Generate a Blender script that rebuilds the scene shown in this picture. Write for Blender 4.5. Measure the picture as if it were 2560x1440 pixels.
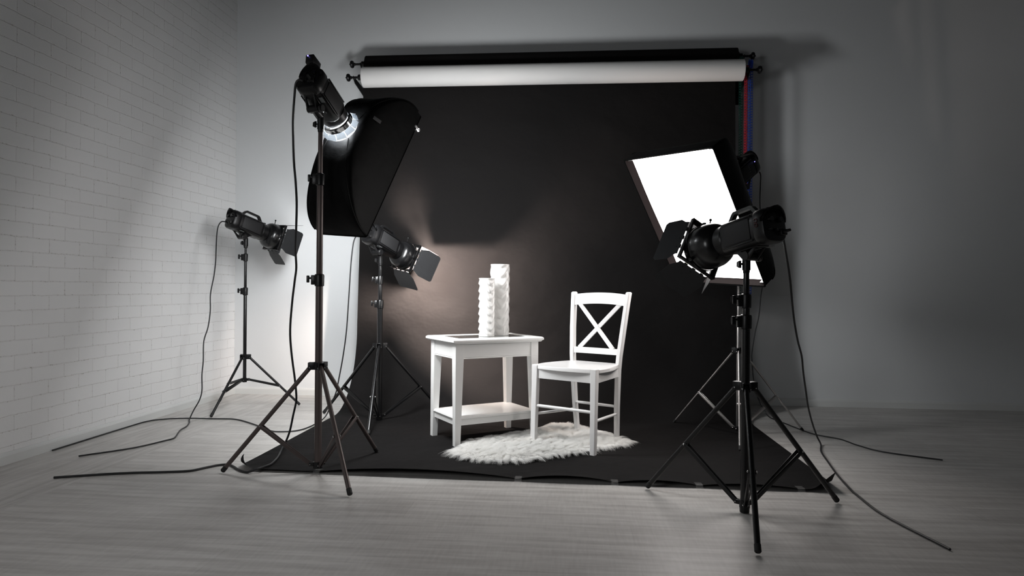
import bpy, bmesh, math, random
import numpy as np
from mathutils import Vector, Matrix

random.seed(7)
for o in list(bpy.data.objects):
    bpy.data.objects.remove(o, do_unlink=True)
SC = bpy.context.scene
COL = SC.collection
PI = math.pi
R = math.radians

# ------------------------------------------------------------------ camera
cam_d = bpy.data.cameras.new('camera')
cam_d.sensor_width = 36.0
cam_d.lens = 36.0 * 1700.0 / 2560.0
cam_d.clip_start = 0.05
cam = bpy.data.objects.new('camera', cam_d)
COL.objects.link(cam)
cam.matrix_world = (Matrix.Translation((0, 0, 0.886)) @ Matrix.Rotation(R(4.95), 4, 'Z')
                    @ Matrix.Rotation(R(90) + 2 / 1700.0, 4, 'X') @ Matrix.Rotation(0.008, 4, 'Z'))
SC.camera = cam

# ------------------------------------------------------------------ world, exposure, added fill lights
SC.view_settings.view_transform = 'Standard'
SC.view_settings.look = 'None'
SC.view_settings.exposure = 0.2
SC.view_settings.gamma = 1.0
SC.view_settings.use_curve_mapping = False
world = bpy.data.worlds.new('studio_dim')
SC.world = world
world.use_nodes = True
world.node_tree.nodes['Background'].inputs[0].default_value = (0.95, 0.98, 1.0, 1)
WORLD_S = 0.004
world.node_tree.nodes['Background'].inputs[1].default_value = WORLD_S
SB_RIGHT, SB_LEFT, LEAK_W, WARM_W, FILL_W, FRONT_W, NEAR_W, WALL_W = 8.0, 56.0, 12.0, 310.0, 0.3, 12.0, 8.0, 2.0


def area_light(name, loc, target, size, power, color):
    ld = bpy.data.lights.new(name, 'AREA')
    ld.shape = 'DISK'
    ld.size = size
    ld.energy = power
    ld.color = color
    lo = bpy.data.objects.new(name, ld)
    COL.objects.link(lo)
    lo.location = loc
    v = Vector(target) - Vector(loc)
    lo.rotation_euler = v.to_track_quat('-Z', 'Y').to_euler()
    return lo


# two added fill lights out of view at left
area_light('fill_light_high', (-1.1, -0.6, 3.1), (-1.6, 3.6, 0.2), 1.2, FILL_W, (1.0, 0.99, 0.97))
area_light('fill_light_front', (-1.7, 0.2, 1.5), (-0.5, 4.0, 0.3), 1.0, FRONT_W, (0.97, 0.99, 1.0))


# ------------------------------------------------------------------ materials
def mat(name, color, rough=0.5, metal=0.0, spec=0.5, coat=0.0, sheen=0.0, emit=None, estr=0.0, trans=0.0):
    m = bpy.data.materials.new(name)
    m.use_nodes = True
    b = m.node_tree.nodes['Principled BSDF']
    b.inputs['Base Color'].default_value = (*color, 1)
    b.inputs['Roughness'].default_value = rough
    b.inputs['Metallic'].default_value = metal
    b.inputs['Specular IOR Level'].default_value = spec
    b.inputs['Coat Weight'].default_value = coat
    b.inputs['Sheen Weight'].default_value = sheen
    b.inputs['Transmission Weight'].default_value = trans
    if emit:
        b.inputs['Emission Color'].default_value = (*emit, 1)
        b.inputs['Emission Strength'].default_value = estr
    return m


def nd(m, t, **kw):
    n = m.node_tree.nodes.new(t)
    for k, v in kw.items():
        if hasattr(n, k):
            setattr(n, k, v)
        else:
            n.inputs[k].default_value = v
    return n


def lk(m, a, b):
    m.node_tree.links.new(a, b)


def add_noise(m, scale=60.0, strength=0.1, dist=0.002, var=0.0, detail=4.0):
    """grain: bump from noise, and a little variation of the base colour"""
    b = m.node_tree.nodes['Principled BSDF']
    tc = nd(m, 'ShaderNodeTexCoord')
    nz = nd(m, 'ShaderNodeTexNoise')
    nz.inputs['Scale'].default_value = scale
    nz.inputs['Detail'].default_value = detail
    lk(m, tc.outputs['Object'], nz.inputs['Vector'])
    bp = nd(m, 'ShaderNodeBump')
    bp.inputs['Strength'].default_value = strength
    bp.inputs['Distance'].default_value = dist
    lk(m, nz.outputs['Fac'], bp.inputs['Height'])
    lk(m, bp.outputs['Normal'], b.inputs['Normal'])
    if var:
        c = b.inputs['Base Color'].default_value[:]
        mx = nd(m, 'ShaderNodeMixRGB')
        mx.inputs[1].default_value = tuple(x * (1 - var) for x in c[:3]) + (1,)
        mx.inputs[2].default_value = tuple(min(1, x * (1 + var)) for x in c[:3]) + (1,)
        lk(m, nz.outputs['Fac'], mx.inputs[0])
        lk(m, mx.outputs[0], b.inputs['Base Color'])
    return m


M = {}
M['black_plastic'] = add_noise(mat('black_plastic', (0.0055, 0.0055, 0.006), 0.36, spec=0.32), 300, 0.04, 0.001)
M['black_matte'] = mat('black_matte', (0.010, 0.010, 0.010), 0.7)
M['black_metal'] = mat('black_metal', (0.006, 0.006, 0.0065), 0.3, 0.0, 0.45)
M['black_enamel'] = mat('black_enamel', (0.006, 0.006, 0.0065), 0.27, 0.0, 0.5, coat=0.1)
M['panel_grey'] = mat('panel_grey', (0.016, 0.016, 0.017), 0.55, spec=0.3)
M['leaf_black'] = add_noise(mat('leaf_black', (0.022, 0.023, 0.025), 0.5, spec=0.35), 40, 0.1, 0.002, 0.2)
M['bronze'] = mat('bronze', (0.105, 0.084, 0.080), 0.42, 0.5)
M['bronze_flat'] = mat('bronze_flat', (0.085, 0.066, 0.063), 0.5, 0.4)
M['silver'] = mat('silver', (0.52, 0.50, 0.49), 0.3, 0.9)
M['chrome'] = mat('chrome', (0.9, 0.92, 0.95), 0.09, 1.0)
M['glassy'] = mat('glassy', (0.85, 0.9, 0.95), 0.12, 0.0, trans=0.55)
M['screw'] = mat('screw', (0.6, 0.6, 0.6), 0.25, 1.0)
M['cord'] = mat('cord', (0.010, 0.010, 0.011), 0.5)
M['white_lacquer'] = mat('white_lacquer', (0.82, 0.815, 0.80), 0.25, 0.0, 0.4)
M['white_chair'] = mat('white_chair', (0.80, 0.79, 0.785), 0.27, 0.0, 0.3)
M['ceramic'] = mat('ceramic', (0.78, 0.77, 0.755), 0.16, 0.0, 0.4, coat=0.2)
M['white_paper'] = add_noise(mat('white_paper', (0.78, 0.77, 0.76), 0.75), 120, 0.05, 0.001)
M['softbox_black'] = add_noise(mat('softbox_black', (0.0018, 0.0018, 0.0019), 0.6, spec=0.10), 12, 0.25, 0.02)
M['softbox_lining'] = mat('softbox_lining', (0.0042, 0.0024, 0.0024), 0.85, spec=0.05)
M['white_cloth'] = mat('white_cloth', (0.8, 0.8, 0.8), 0.8)
M['grey_tag'] = mat('grey_tag', (0.10, 0.10, 0.10), 0.6)
M['led_blue'] = mat('led_blue', (0.1, 0.1, 0.8), 0.4, emit=(0.25, 0.22, 1.0), estr=3.0)
M['red_mark'] = mat('red_mark', (0.06, 0.006, 0.006), 0.6)
M['print_grey'] = mat('print_grey', (0.16, 0.17, 0.17), 0.5)
M['chain_blue'] = mat('chain_blue', (0.03, 0.10, 0.62), 0.45)
M['chain_red'] = mat('chain_red', (0.50, 0.025, 0.05), 0.45)
M['chain_green'] = mat('chain_green', (0.01, 0.07, 0.05), 0.45)
M['dark_inside'] = mat('dark_inside', (0.02, 0.02, 0.02), 0.8)
M['baseboard'] = mat('baseboard', (0.70, 0.71, 0.70), 0.4)

# black seamless paper: fine tooth, soft large creases
m = M['black_paper'] = mat('black_paper', (0.0092, 0.0085, 0.0085), 0.8, spec=0.08)
b = m.node_tree.nodes['Principled BSDF']
tc = nd(m, 'ShaderNodeTexCoord')
n1 = nd(m, 'ShaderNodeTexNoise'); n1.inputs['Scale'].default_value = 2.6; n1.inputs['Detail'].default_value = 4
n2 = nd(m, 'ShaderNodeTexNoise'); n2.inputs['Scale'].default_value = 260; n2.inputs['Detail'].default_value = 2
mp = nd(m, 'ShaderNodeMapping'); mp.inputs['Scale'].default_value = (0.9, 1.0, 1.2)
lk(m, tc.outputs['Object'], mp.inputs['Vector'])
lk(m, mp.outputs[0], n1.inputs['Vector']); lk(m, tc.outputs['Object'], n2.inputs['Vector'])
b1 = nd(m, 'ShaderNodeBump'); b1.inputs['Strength'].default_value = 0.6; b1.inputs['Distance'].default_value = 0.05
b2 = nd(m, 'ShaderNodeBump'); b2.inputs['Strength'].default_value = 0.12; b2.inputs['Distance'].default_value = 0.001
lk(m, n1.outputs['Fac'], b1.inputs['Height']); lk(m, n2.outputs['Fac'], b2.inputs['Height'])
lk(m, b1.outputs[0], b2.inputs['Normal']); lk(m, b2.outputs[0], b.inputs['Normal'])

# painted plaster wall
M['wall'] = add_noise(mat('wall_paint', (0.74, 0.755, 0.765), 0.6), 150, 0.22, 0.002, 0.02)

# white painted brick wall (pattern runs along y and z)
m = M['brick'] = mat('painted_brick', (0.75, 0.75, 0.75), 0.55)
b = m.node_tree.nodes['Principled BSDF']
geo = nd(m, 'ShaderNodeNewGeometry')
sep = nd(m, 'ShaderNodeSeparateXYZ'); lk(m, geo.outputs['Position'], sep.inputs[0])
wob = nd(m, 'ShaderNodeTexNoise'); wob.inputs['Scale'].default_value = 16; wob.inputs['Detail'].default_value = 6
lk(m, geo.outputs['Position'], wob.inputs['Vector'])
wsc = nd(m, 'ShaderNodeMath', operation='MULTIPLY_ADD'); wsc.inputs[1].default_value = 0.012; wsc.inputs[2].default_value = -0.006
lk(m, wob.outputs['Fac'], wsc.inputs[0])
zz = nd(m, 'ShaderNodeMath', operation='ADD'); lk(m, sep.outputs['Z'], zz.inputs[0]); lk(m, wsc.outputs[0], zz.inputs[1])
zo = nd(m, 'ShaderNodeMath', operation='ADD'); lk(m, zz.outputs[0], zo.inputs[0]); zo.inputs[1].default_value = -0.684 + 0.0748 * 40 + 0.002
yo = nd(m, 'ShaderNodeMath', operation='ADD'); lk(m, sep.outputs['Y'], yo.inputs[0]); yo.inputs[1].default_value = -4.523 + 0.2238 * 40
cmb = nd(m, 'ShaderNodeCombineXYZ'); lk(m, yo.outputs[0], cmb.inputs['X']); lk(m, zo.outputs[0], cmb.inputs['Y'])
br = nd(m, 'ShaderNodeTexBrick')
br.offset = 0.5; br.squash = 1.0
br.inputs['Scale'].default_value = 1.0
br.inputs['Mortar Size'].default_value = 0.0040
br.inputs['Mortar Smooth'].default_value = 0.9
br.inputs['Brick Width'].default_value = 0.2238
br.inputs['Row Height'].default_value = 0.0748
br.inputs['Color1'].default_value = (0.85, 0.85, 0.85, 1)
br.inputs['Color2'].default_value = (0.83, 0.83, 0.83, 1)
br.inputs['Mortar'].default_value = (0.76, 0.755, 0.75, 1)
lk(m, cmb.outputs[0], br.inputs['Vector'])
# dirt specks that gather in the joints
sp = nd(m, 'ShaderNodeTexNoise'); sp.inputs['Scale'].default_value = 95; sp.inputs['Detail'].default_value = 3
lk(m, geo.outputs['Position'], sp.inputs['Vector'])
rmp = nd(m, 'ShaderNodeMapRange'); rmp.inputs[1].default_value = 0.56; rmp.inputs[2].default_value = 0.70
lk(m, sp.outputs['Fac'], rmp.inputs[0])
sm = nd(m, 'ShaderNodeMath', operation='MULTIPLY'); lk(m, rmp.outputs[0], sm.inputs[0]); lk(m, br.outputs['Fac'], sm.inputs[1])
mx = nd(m, 'ShaderNodeMixRGB'); mx.inputs[2].default_value = (0.40, 0.37, 0.35, 1)
lk(m, sm.outputs[0], mx.inputs[0]); lk(m, br.outputs['Color'], mx.inputs[1]); lk(m, mx.outputs[0], b.inputs['Base Color'])
inv = nd(m, 'ShaderNodeMath', operation='SUBTRACT'); inv.inputs[0].default_value = 1.0; lk(m, br.outputs['Fac'], inv.inputs[1])
rg = nd(m, 'ShaderNodeTexNoise'); rg.inputs['Scale'].default_value = 45; rg.inputs['Detail'].default_value = 5
lk(m, geo.outputs['Position'], rg.inputs['Vector'])
hh = nd(m, 'ShaderNodeMath', operation='MULTIPLY_ADD'); hh.inputs[1].default_value = 0.22
lk(m, rg.outputs['Fac'], hh.inputs[0]); lk(m, inv.outputs[0], hh.inputs[2])
bp = nd(m, 'ShaderNodeBump'); bp.inputs['Strength'].default_value = 0.55; bp.inputs['Distance'].default_value = 0.0025
lk(m, hh.outputs[0], bp.inputs['Height']); lk(m, bp.outputs[0], b.inputs['Normal'])

# whitewashed laminate floor: boards along x, a border of boards along y by the brick wall
m = M['floor'] = mat('laminate_floor', (0.45, 0.44, 0.43), 0.42, spec=0.4)
b = m.node_tree.nodes['Principled BSDF']
geo = nd(m, 'ShaderNodeNewGeometry')
sep = nd(m, 'ShaderNodeSeparateXYZ'); lk(m, geo.outputs['Position'], sep.inputs[0])
lt = nd(m, 'ShaderNodeMath', operation='LESS_THAN'); lt.inputs[1].default_value = -2.22; lk(m, sep.outputs['X'], lt.inputs[0])
ca = nd(m, 'ShaderNodeCombineXYZ'); lk(m, sep.outputs['X'], ca.inputs['X']); lk(m, sep.outputs['Y'], ca.inputs['Y'])
cb = nd(m, 'ShaderNodeCombineXYZ'); lk(m, sep.outputs['Y'], cb.inputs['X']); lk(m, sep.outputs['X'], cb.inputs['Y'])
vm = nd(m, 'ShaderNodeMix', data_type='VECTOR')
lk(m, lt.outputs[0], vm.inputs[0]); lk(m, ca.outputs[0], vm.inputs[4]); lk(m, cb.outputs[0], vm.inputs[5])
vec = vm.outputs[1]
off = nd(m, 'ShaderNodeVectorMath', operation='ADD'); off.inputs[1].default_value = (31.0, 20.0, 0); lk(m, vec, off.inputs[0])
pk = nd(m, 'ShaderNodeTexBrick'); pk.offset = 0.37; pk.offset_frequency = 2
pk.inputs['Scale'].default_value = 1.0; pk.inputs['Mortar Size'].default_value = 0.0016; pk.inputs['Mortar Smooth'].default_value = 0.2
pk.inputs['Brick Width'].default_value = 1.38; pk.inputs['Row Height'].default_value = 0.193
pk.inputs['Color1'].default_value = (0.42, 0.42, 0.42, 1); pk.inputs['Color2'].default_value = (0.58, 0.58, 0.58, 1); pk.inputs['Mortar'].default_value = (0.3, 0.3, 0.3, 1)
lk(m, off.outputs[0], pk.inputs['Vector'])
st = nd(m, 'ShaderNodeMapping'); st.inputs['Scale'].default_value = (2.0, 26.0, 1.0); lk(m, off.outputs[0], st.inputs['Vector'])
g1 = nd(m, 'ShaderNodeTexNoise'); g1.inputs['Scale'].default_value = 1.0; g1.inputs['Detail'].default_value = 6; g1.inputs['Roughness'].default_value = 0.62
lk(m, st.outputs[0], g1.inputs['Vector'])
st2 = nd(m, 'ShaderNodeMapping'); st2.inputs['Scale'].default_value = (85.0, 9.0, 1.0); lk(m, off.outputs[0], st2.inputs['Vector'])
g2 = nd(m, 'ShaderNodeTexNoise'); g2.inputs['Scale'].default_value = 1.0; g2.inputs['Detail'].default_value = 4
lk(m, st2.outputs[0], g2.inputs['Vector'])
g3 = nd(m, 'ShaderNodeTexNoise'); g3.inputs['Scale'].default_value = 2.2; g3.inputs['Detail'].default_value = 3; lk(m, off.outputs[0], g3.inputs['Vector'])
a1 = nd(m, 'ShaderNodeMath', operation='MULTIPLY_ADD'); a1.inputs[1].default_value = 0.24; lk(m, g2.outputs['Fac'], a1.inputs[0]); lk(m, g1.outputs['Fac'], a1.inputs[2])
a2 = nd(m, 'ShaderNodeMath', operation='MULTIPLY_ADD'); a2.inputs[1].default_value = 0.35; lk(m, g3.outputs['Fac'], a2.inputs[0]); lk(m, a1.outputs[0], a2.inputs[2])
cr = nd(m, 'ShaderNodeValToRGB')
cr.color_ramp.elements[0].position = 0.46; cr.color_ramp.elements[0].color = (0.335, 0.315, 0.298, 1)
cr.color_ramp.elements[1].position = 0.92; cr.color_ramp.elements[1].color = (0.61, 0.59, 0.565, 1)
e = cr.color_ramp.elements.new(0.72); e.color = (0.485, 0.465, 0.445, 1)
lk(m, a2.outputs[0], cr.inputs[0])
ml = nd(m, 'ShaderNodeMixRGB', blend_type='SOFT_LIGHT'); ml.inputs[0].default_value = 0.6
lk(m, cr.outputs[0], ml.inputs[1]); lk(m, pk.outputs['Color'], ml.inputs[2]); lk(m, ml.outputs[0], b.inputs['Base Color'])
bp = nd(m, 'ShaderNodeBump'); bp.inputs['Strength'].default_value = 0.12; bp.inputs['Distance'].default_value = 0.002
lk(m, a1.outputs[0], bp.inputs['Height']); lk(m, bp.outputs[0], b.inputs['Normal'])

# glowing softbox cloth
def diffuser_mat(name, strength, color):
    m = bpy.data.materials.new(name)
    m.use_nodes = True
    nt = m.node_tree
    nt.nodes.clear()
    out = nt.nodes.new('ShaderNodeOutputMaterial')
    em = nt.nodes.new('ShaderNodeEmission')
    em.inputs[0].default_value = (*color, 1)
    em.inputs[1].default_value = strength
    nt.links.new(em.outputs[0], out.inputs[0])
    return m


M['diffuser_right'] = diffuser_mat('diffuser_right', SB_RIGHT, (1.0, 0.955, 0.93))
M['diffuser_left'] = diffuser_mat('diffuser_left', SB_LEFT, (0.97, 0.99, 1.0))

# table glass
m = M['glass'] = bpy.data.materials.new('table_glass')
m.use_nodes = True
b = m.node_tree.nodes['Principled BSDF']
b.inputs['Base Color'].default_value = (0.90, 0.95, 0.94, 1)
b.inputs['Roughness'].default_value = 0.01
b.inputs['IOR'].default_value = 1.5
b.inputs['Transmission Weight'].default_value = 1.0

m = M['tape'] = mat('clear_tape', (0.75, 0.74, 0.72), 0.25)
m.node_tree.nodes['Principled BSDF'].inputs['Alpha'].default_value = 0.12
m = M['fur'] = bpy.data.materials.new('fur')
m.use_nodes = True
nt = m.node_tree
nt.nodes.clear()
fo_, fm_, fd_, ft_ = (nt.nodes.new(k) for k in ('ShaderNodeOutputMaterial', 'ShaderNodeMixShader', 'ShaderNodeBsdfDiffuse', 'ShaderNodeBsdfTranslucent'))
fm_.inputs[0].default_value = 0.45
fd_.inputs[0].default_value = (0.97, 0.965, 0.95, 1)
ft_.inputs[0].default_value = (0.97, 0.965, 0.95, 1)
nt.links.new(fd_.outputs[0], fm_.inputs[1])
nt.links.new(ft_.outputs[0], fm_.inputs[2])
nt.links.new(fm_.outputs[0], fo_.inputs[0])
M['hide'] = mat('hide', (0.70, 0.68, 0.65), 0.9)


# ------------------------------------------------------------------ helpers
class Screws:
    """separate little screw heads"""
    def __init__(s):
        s.q = []

    def sphere(s, c, r, sc=(1, 1, 1), n=8):
        s.q.append((c, r, n))

    def build(s, name, material, parent):
        for c, r, n in s.q:
            MB().sphere(c, r, n=n).build(name, material, parent)


class MB:
    """collects shapes of one part"""
    def __init__(s):
        s.bm = bmesh.new()

    def _merge(s, tmp, mtx=None):
        if mtx is not None:
            bmesh.ops.transform(tmp, matrix=mtx, verts=tmp.verts)
        me = bpy.data.meshes.new('tmp')
        tmp.to_mesh(me)
        tmp.free()
        s.bm.from_mesh(me)
        bpy.data.meshes.remove(me)
        return s

    def box(s, c, size, rot=None, bev=0.0, seg=2):
        t = bmesh.new()
        bmesh.ops.create_cube(t, size=1.0)
        bmesh.ops.scale(t, vec=size, verts=t.verts)
        if bev > 0:
            bmesh.ops.bevel(t, geom=list(t.edges), offset=bev, segments=seg, affect='EDGES', profile=0.5)
        mt = Matrix.Translation(c)
        if rot is not None:
            mt = mt @ rot.to_4x4()
        return s._merge(t, mt)

    def hexa(s, pts, bev=0.0, seg=2):
        """8 points: bottom 4 (ccw), top 4 (ccw)"""
        t = bmesh.new()
        v = [t.verts.new(p) for p in pts]
        for f in ((3, 2, 1, 0), (4, 5, 6, 7), (0, 1, 5, 4), (1, 2, 6, 5), (2, 3, 7, 6), (3, 0, 4, 7)):
            t.faces.new([v[i] for i in f])
        bmesh.ops.recalc_face_normals(t, faces=t.faces)
        if bev > 0:
            bmesh.ops.bevel(t, geom=list(t.edges), offset=bev, segments=seg, affect='EDGES', profile=0.5)
        return s._merge(t)

    def bar(s, p0, p1, w, h, up=(0, 0, 1), bev=0.0):
        """rectangular bar from p0 to p1: w across, h along up"""
        p0, p1 = Vector(p0), Vector(p1)
        x = (p1 - p0).normalized()
        y = Vector(up).cross(x).normalized()
        z = x.cross(y)
        rot = Matrix((x, y, z)).transposed()
        return s.box((p0 + p1) / 2, ((p1 - p0).length, w, h), rot, bev)

    def cyl(s, p0, p1, r0, r1=None, n=20, cap=True):
        r1 = r0 if r1 is None else r1
        return s.rings_along([(p0, r0), (p1, r1)], n, cap)

    def rings_along(s, pr, n=20, cap=True):
        """straight axis through first and last point, radius at each"""
        p0, p1 = Vector(pr[0][0]), Vector(pr[-1][0])
        ax = (p1 - p0).normalized()
        a = ax.orthogonal().normalized()
        bb = ax.cross(a)
        rings = []
        for p, r in pr:
            p = Vector(p)
            rings.append([p + (a * math.cos(2 * PI * i / n) + bb * math.sin(2 * PI * i / n)) * r for i in range(n)])
        return s.loft(rings, cap)

    def lathe(s, prof, mtx=None, n=32, cap=False):
        """profile [(x, r)] turned about local x"""
        rings = []
        for x, r in prof:
            rings.append([Vector((x, r * math.cos(2 * PI * i / n), r * math.sin(2 * PI * i / n))) for i in range(n)])
        if mtx is not None:
            rings = [[mtx @ v for v in rg] for rg in rings]
        return s.loft(rings, cap)

    def loft(s, rings, cap=True, closed=True):
        bm = s.bm
        vs = [[bm.verts.new(p) for p in rg] for rg in rings]
        n = len(rings[0])
        for a, b2 in zip(vs[:-1], vs[1:]):
            for i in range(n if closed else n - 1):
                j = (i + 1) % n
                bm.faces.new((a[i], a[j], b2[j], b2[i]))
        if cap and closed:
            bm.faces.new(list(reversed(vs[0])))
            bm.faces.new(vs[-1])
        return s

    def grid(s, fn, nu, nv):
        bm = s.bm
        vs = [[bm.verts.new(fn(i / nu, j / nv)) for j in range(nv + 1)] for i in range(nu + 1)]
        for i in range(nu):
            for j in range(nv):
                bm.faces.new((vs[i][j], vs[i + 1][j], vs[i + 1][j + 1], vs[i][j + 1]))
        return s

    def tube(s, pts, r, n=10, smooth=8):
        """round tube through points (Catmull-Rom)"""
        P = [Vector(p) for p in pts]
        if smooth > 1:
            Q = [P[0] * 2 - P[1]] + P + [P[-1] * 2 - P[-2]]
            out = []
            for i in range(1, len(Q) - 2):
                for k in range(smooth):
                    t = k / smooth
                    a, b2, c, d2 = Q[i - 1], Q[i], Q[i + 1], Q[i + 2]
                    out.append(0.5 * ((2 * b2) + (c - a) * t + (2 * a - 5 * b2 + 4 * c - d2) * t * t + (3 * b2 - a - 3 * c + d2) * t ** 3))
            out.append(P[-1])
            P = out
        tan = [(P[min(i + 1, len(P) - 1)] - P[max(i - 1, 0)]).normalized() for i in range(len(P))]
        a = tan[0].orthogonal().normalized()
        rings = []
        for p, t in zip(P, tan):
            a = (a - t * a.dot(t)).normalized()
            b2 = t.cross(a)
            rings.append([p + (a * math.cos(2 * PI * i / n) + b2 * math.sin(2 * PI * i / n)) * r for i in range(n)])
        return s.loft(rings, True)

    def sphere(s, c, r, sc=(1, 1, 1), n=16):
        t = bmesh.new()
        bmesh.ops.create_uvsphere(t, u_segments=n, v_segments=max(6, n // 2), radius=r)
        bmesh.ops.scale(t, vec=sc, verts=t.verts)
        return s._merge(t, Matrix.Translation(c))

    def prism(s, pts, axis, thick, bev=0.0):
        """flat polygon (points 3d, planar) thickened along axis, centred"""
        t = bmesh.new()
        ax = Vector(axis).normalized() * (thick / 2)
        va = [t.verts.new(Vector(p) - ax) for p in pts]
        vb = [t.verts.new(Vector(p) + ax) for p in pts]
        t.faces.new(list(reversed(va)))
        t.faces.new(vb)
        n = len(pts)
        for i in range(n):
            t.faces.new((va[i], va[(i + 1) % n], vb[(i + 1) % n], vb[i]))
        bmesh.ops.recalc_face_normals(t, faces=t.faces)
        if bev > 0:
            bmesh.ops.bevel(t, geom=list(t.edges), offset=bev, segments=2, affect='EDGES', profile=0.5)
        return s._merge(t)

    def move(s, mtx):
        bmesh.ops.transform(s.bm, matrix=mtx, verts=s.bm.verts)
        return s

    def build(s, name, material, parent=None, smooth=True, angle=28, recalc=True):
        if recalc:
            bmesh.ops.recalc_face_normals(s.bm, faces=s.bm.faces)
        me = bpy.data.meshes.new(name)
        s.bm.to_mesh(me)
        s.bm.free()
        if smooth:
            me.polygons.foreach_set('use_smooth', [True] * len(me.polygons))
            me.set_sharp_from_angle(angle=R(angle))
        me.materials.append(material)
        o = bpy.data.objects.new(name, me)
        COL.objects.link(o)
        if parent is not None:
            o.parent = parent
        return o


def thing(name, label, cat, loc=(0, 0, 0), rot=None, group=None):
    o = bpy.data.objects.new(name, None)
    o.empty_display_size = 0.1
    COL.objects.link(o)
    m4 = Matrix.Translation(loc)
    if rot is not None:
        m4 = m4 @ rot.to_4x4()
    o.matrix_world = m4
    tag(o, label, cat, group)
    return o


def tag(o, label, cat, group=None):
    o['label'] = label
    o['category'] = cat
    if group:
        o['group'] = group
    return o


def struct(o):
    o['kind'] = 'structure'
    return o


# ------------------------------------------------------------------ the room
XL, YB, XR = -2.775, 5.42, 4.6
struct(MB().box(((XL + XR) / 2, 2.0, -0.05), (XR - XL + 0.4, 8.0, 0.1)).build('floor', M['floor'], smooth=False))
struct(MB().box((XL - 0.06, 2.0, 1.7), (0.12, 8.0, 3.4)).build('wall_left', M['brick'], smooth=False))
struct(MB().box(((XL + XR) / 2, YB + 0.06, 1.7), (XR - XL + 0.24, 0.12, 3.4)).build('wall_back', M['wall'], smooth=False))
struct(MB().box((XR + 0.06, 2.0, 1.7), (0.12, 8.0, 3.4)).build('wall_right', M['wall'], smooth=False))


def base_prof(h=0.058, t=0.014):
    return [(0, 0), (t, 0), (t, h - 0.016), (t * 0.75, h - 0.008), (t * 0.35, h), (0, h)]


bb = MB()
bb.loft([[Vector((x, YB - a, z)) for a, z in base_prof()] for x in (XL, XR)])
struct(bb.build('baseboard_back', M['baseboard'], smooth=False))
bb = MB()
bb.loft([[Vector((XL + a, y, z)) for a, z in base_prof()] for y in (-1.9, YB - 0.014)])
struct(bb.build('baseboard_left', M['baseboard'], smooth=False))


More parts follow.
